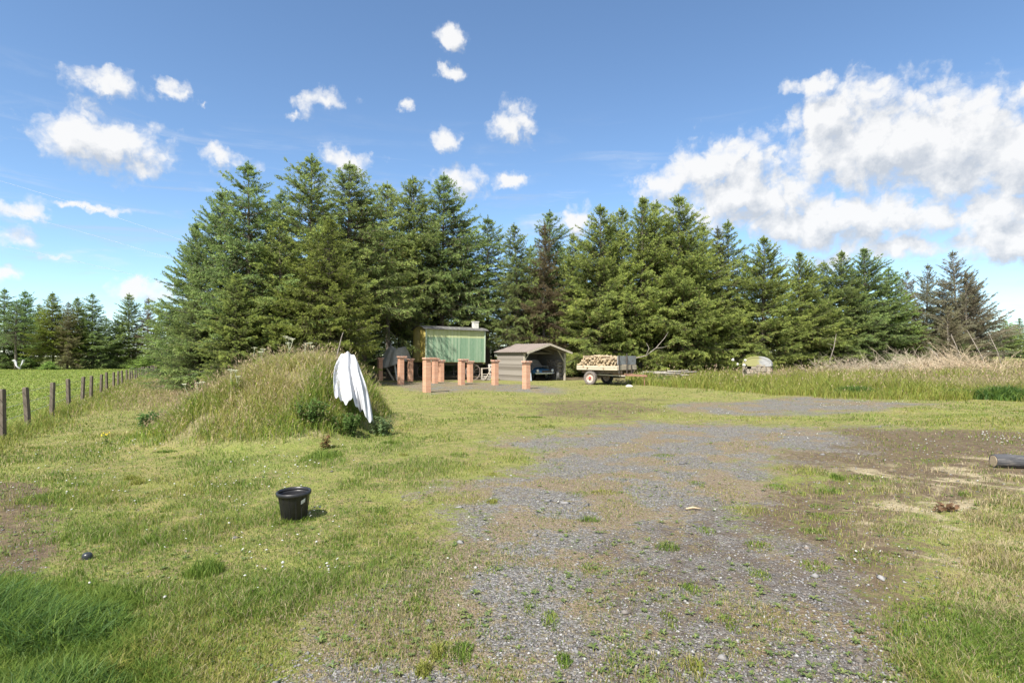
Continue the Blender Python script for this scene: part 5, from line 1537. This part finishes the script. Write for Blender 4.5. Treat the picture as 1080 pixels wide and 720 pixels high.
w = bpy.data.worlds.new('World'); scene.world = w; w.use_nodes = True
nt = w.node_tree; bg = nt.nodes['Background']
sky = nt.nodes.new('ShaderNodeTexSky'); sky.sky_type = 'NISHITA'; sky.sun_disc = False
sky.sun_elevation = SUN_EL; sky.sun_rotation = SUN_AZ; sky.altitude = 100; sky.air_density = .85; sky.dust_density = .05; sky.ozone_density = 3.0
# cloud field group: (azimuth, elevation) -> density
grp = bpy.data.node_groups.new('cloud_field', 'ShaderNodeTree')
grp.interface.new_socket('Vector', in_out='INPUT', socket_type='NodeSocketVector')
grp.interface.new_socket('Field', in_out='OUTPUT', socket_type='NodeSocketFloat')
gi = grp.nodes.new('NodeGroupInput'); go = grp.nodes.new('NodeGroupOutput')
vec = gi.outputs[0]
wn = grp.nodes.new('ShaderNodeTexNoise'); wn.noise_dimensions = '2D'; wn.inputs['Scale'].default_value = 16; wn.inputs['Detail'].default_value = 5; wn.inputs['Roughness'].default_value = .6
grp.links.new(vec, wn.inputs['Vector'])
vm = grp.nodes.new('ShaderNodeVectorMath'); vm.operation = 'SUBTRACT'; grp.links.new(wn.outputs['Color'], vm.inputs[0]); vm.inputs[1].default_value = (.5, .5, .5)
vs_ = grp.nodes.new('ShaderNodeVectorMath'); vs_.operation = 'MULTIPLY_ADD'; grp.links.new(vm.outputs[0], vs_.inputs[0]); vs_.inputs[1].default_value = (.07, .05, 0); grp.links.new(vec, vs_.inputs[2])
wv = vs_.outputs[0]
cur = None
for (px, py, rx, ry, wt) in CLOUDS:
    wt *= .96 if px < 640 else 1.07
    X, Z = (px - 540) / F_PX, (HOR - py) / F_PX
    az = math.atan2(X, 1); hyp = math.sqrt(1 + X * X); el = math.atan2(Z, hyp)
    gw = 1.0 if px < 640 else 1.05
    ra = gw * rx / F_PX / (hyp * hyp); re = gw * ry / F_PX / hyp
    a = grp.nodes.new('ShaderNodeVectorMath'); a.operation = 'SUBTRACT'; grp.links.new(wv, a.inputs[0]); a.inputs[1].default_value = (az, el, 0)
    b = grp.nodes.new('ShaderNodeVectorMath'); b.operation = 'MULTIPLY'; grp.links.new(a.outputs[0], b.inputs[0]); b.inputs[1].default_value = (1 / ra, 1 / re, 0)
    l = grp.nodes.new('ShaderNodeVectorMath'); l.operation = 'LENGTH'; grp.links.new(b.outputs[0], l.inputs[0])
    f = grp.nodes.new('ShaderNodeMath'); f.operation = 'MULTIPLY_ADD'; grp.links.new(l.outputs['Value'], f.inputs[0]); f.inputs[1].default_value = -.75 ; f.inputs[2].default_value = .75 * wt
    if cur is None: cur = f.outputs[0]
    else:
        mx = grp.nodes.new('ShaderNodeMath'); mx.operation = 'SMOOTH_MAX'; mx.inputs[2].default_value = .12
        grp.links.new(cur, mx.inputs[0]); grp.links.new(f.outputs[0], mx.inputs[1]); cur = mx.outputs[0]
n2 = grp.nodes.new('ShaderNodeTexNoise'); n2.noise_dimensions = '2D'; n2.inputs['Scale'].default_value = 22; n2.inputs['Detail'].default_value = 8; n2.inputs['Roughness'].default_value = .55; grp.links.new(vec, n2.inputs['Vector'])
ad = grp.nodes.new('ShaderNodeMath'); ad.operation = 'MULTIPLY_ADD'; grp.links.new(n2.outputs['Fac'], ad.inputs[0]); ad.inputs[1].default_value = 1.0; grp.links.new(cur, ad.inputs[2])
nv_ = grp.nodes.new('ShaderNodeTexVoronoi'); nv_.voronoi_dimensions = '2D'; nv_.feature = 'F1'; nv_.inputs['Scale'].default_value = 34; nv_.inputs['Detail'].default_value = 2.0; nv_.inputs['Roughness'].default_value = .55
grp.links.new(wv, nv_.inputs['Vector'])
pf = grp.nodes.new('ShaderNodeMath'); pf.operation = 'MULTIPLY_ADD'; grp.links.new(nv_.outputs['Distance'], pf.inputs[0]); pf.inputs[1].default_value = -.34; grp.links.new(ad.outputs[0], pf.inputs[2])
sb = grp.nodes.new('ShaderNodeMath'); sb.operation = 'SUBTRACT'; grp.links.new(pf.outputs[0], sb.inputs[0]); sb.inputs[1].default_value = .27
grp.links.new(sb.outputs[0], go.inputs[0])

tc = nt.nodes.new('ShaderNodeTexCoord'); sp = nt.nodes.new('ShaderNodeSeparateXYZ'); nt.links.new(tc.outputs['Generated'], sp.inputs[0])
azn = math_(nt, 'ARCTAN2', sp.outputs[0], sp.outputs[1]); eln = math_(nt, 'ARCSINE', sp.outputs[2])
cv = nt.nodes.new('ShaderNodeCombineXYZ'); nt.links.new(azn, cv.inputs[0]); nt.links.new(eln, cv.inputs[1])
g1 = nt.nodes.new('ShaderNodeGroup'); g1.node_tree = grp; nt.links.new(cv.outputs[0], g1.inputs[0])
off = nt.nodes.new('ShaderNodeVectorMath'); off.operation = 'ADD'; nt.links.new(cv.outputs[0], off.inputs[0]); off.inputs[1].default_value = (-.012, .028, 0)
g2 = nt.nodes.new('ShaderNodeGroup'); g2.node_tree = grp; nt.links.new(off.outputs[0], g2.inputs[0])
alpha = mrange(nt, g1.outputs[0], -.10, .54)
wmap = nt.nodes.new('ShaderNodeMapping'); wmap.inputs['Scale'].default_value = (3.0, 22, 1); nt.links.new(cv.outputs[0], wmap.inputs[0])
wisp = mrange(nt, noise(nt, wmap.outputs[0], 1.6, 6, .6, .6), .48, .78)
wisp = math_(nt, 'MULTIPLY', math_(nt, 'MULTIPLY', wisp, mrange(nt, eln, R(24), R(12))), .55)
alpha = math_(nt, 'MAXIMUM', alpha, wisp)
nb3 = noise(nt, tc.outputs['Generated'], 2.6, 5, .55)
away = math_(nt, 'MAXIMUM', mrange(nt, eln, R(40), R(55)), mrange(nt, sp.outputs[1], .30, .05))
alpha = math_(nt, 'MAXIMUM', alpha, math_(nt, 'MULTIPLY', away, math_(nt, 'MULTIPLY', mrange(nt, nb3, .40, .56), mrange(nt, eln, R(0), R(8)))))  # unseen cloud cover overhead and behind the camera, added as fill light
lit = math_(nt, 'SUBTRACT', g1.outputs[0], g2.outputs[0])
shade = mrange(nt, math_(nt, 'ADD', lit, math_(nt, 'MULTIPLY', math_(nt, 'SUBTRACT', noise(nt, cv.outputs[0], 30, 6, .6), .5), .55)), -.42, .30, 0, 1, False)
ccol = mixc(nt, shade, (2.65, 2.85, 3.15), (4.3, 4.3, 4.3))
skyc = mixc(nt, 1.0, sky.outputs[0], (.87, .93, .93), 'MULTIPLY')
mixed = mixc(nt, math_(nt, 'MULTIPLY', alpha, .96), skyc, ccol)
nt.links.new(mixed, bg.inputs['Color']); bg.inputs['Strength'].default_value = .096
w.cycles.sampling_method = 'MANUAL'; w.cycles.sample_map_resolution = 512

scene.view_settings.view_transform = 'Standard'; scene.view_settings.look = 'None'
scene.view_settings.exposure = 1.25; scene.view_settings.gamma = 1
scene.cycles.use_denoising = True
scene.cycles.max_bounces = 6; scene.cycles.diffuse_bounces = 3; scene.cycles.transmission_bounces = 3; scene.cycles.transparent_max_bounces = 4
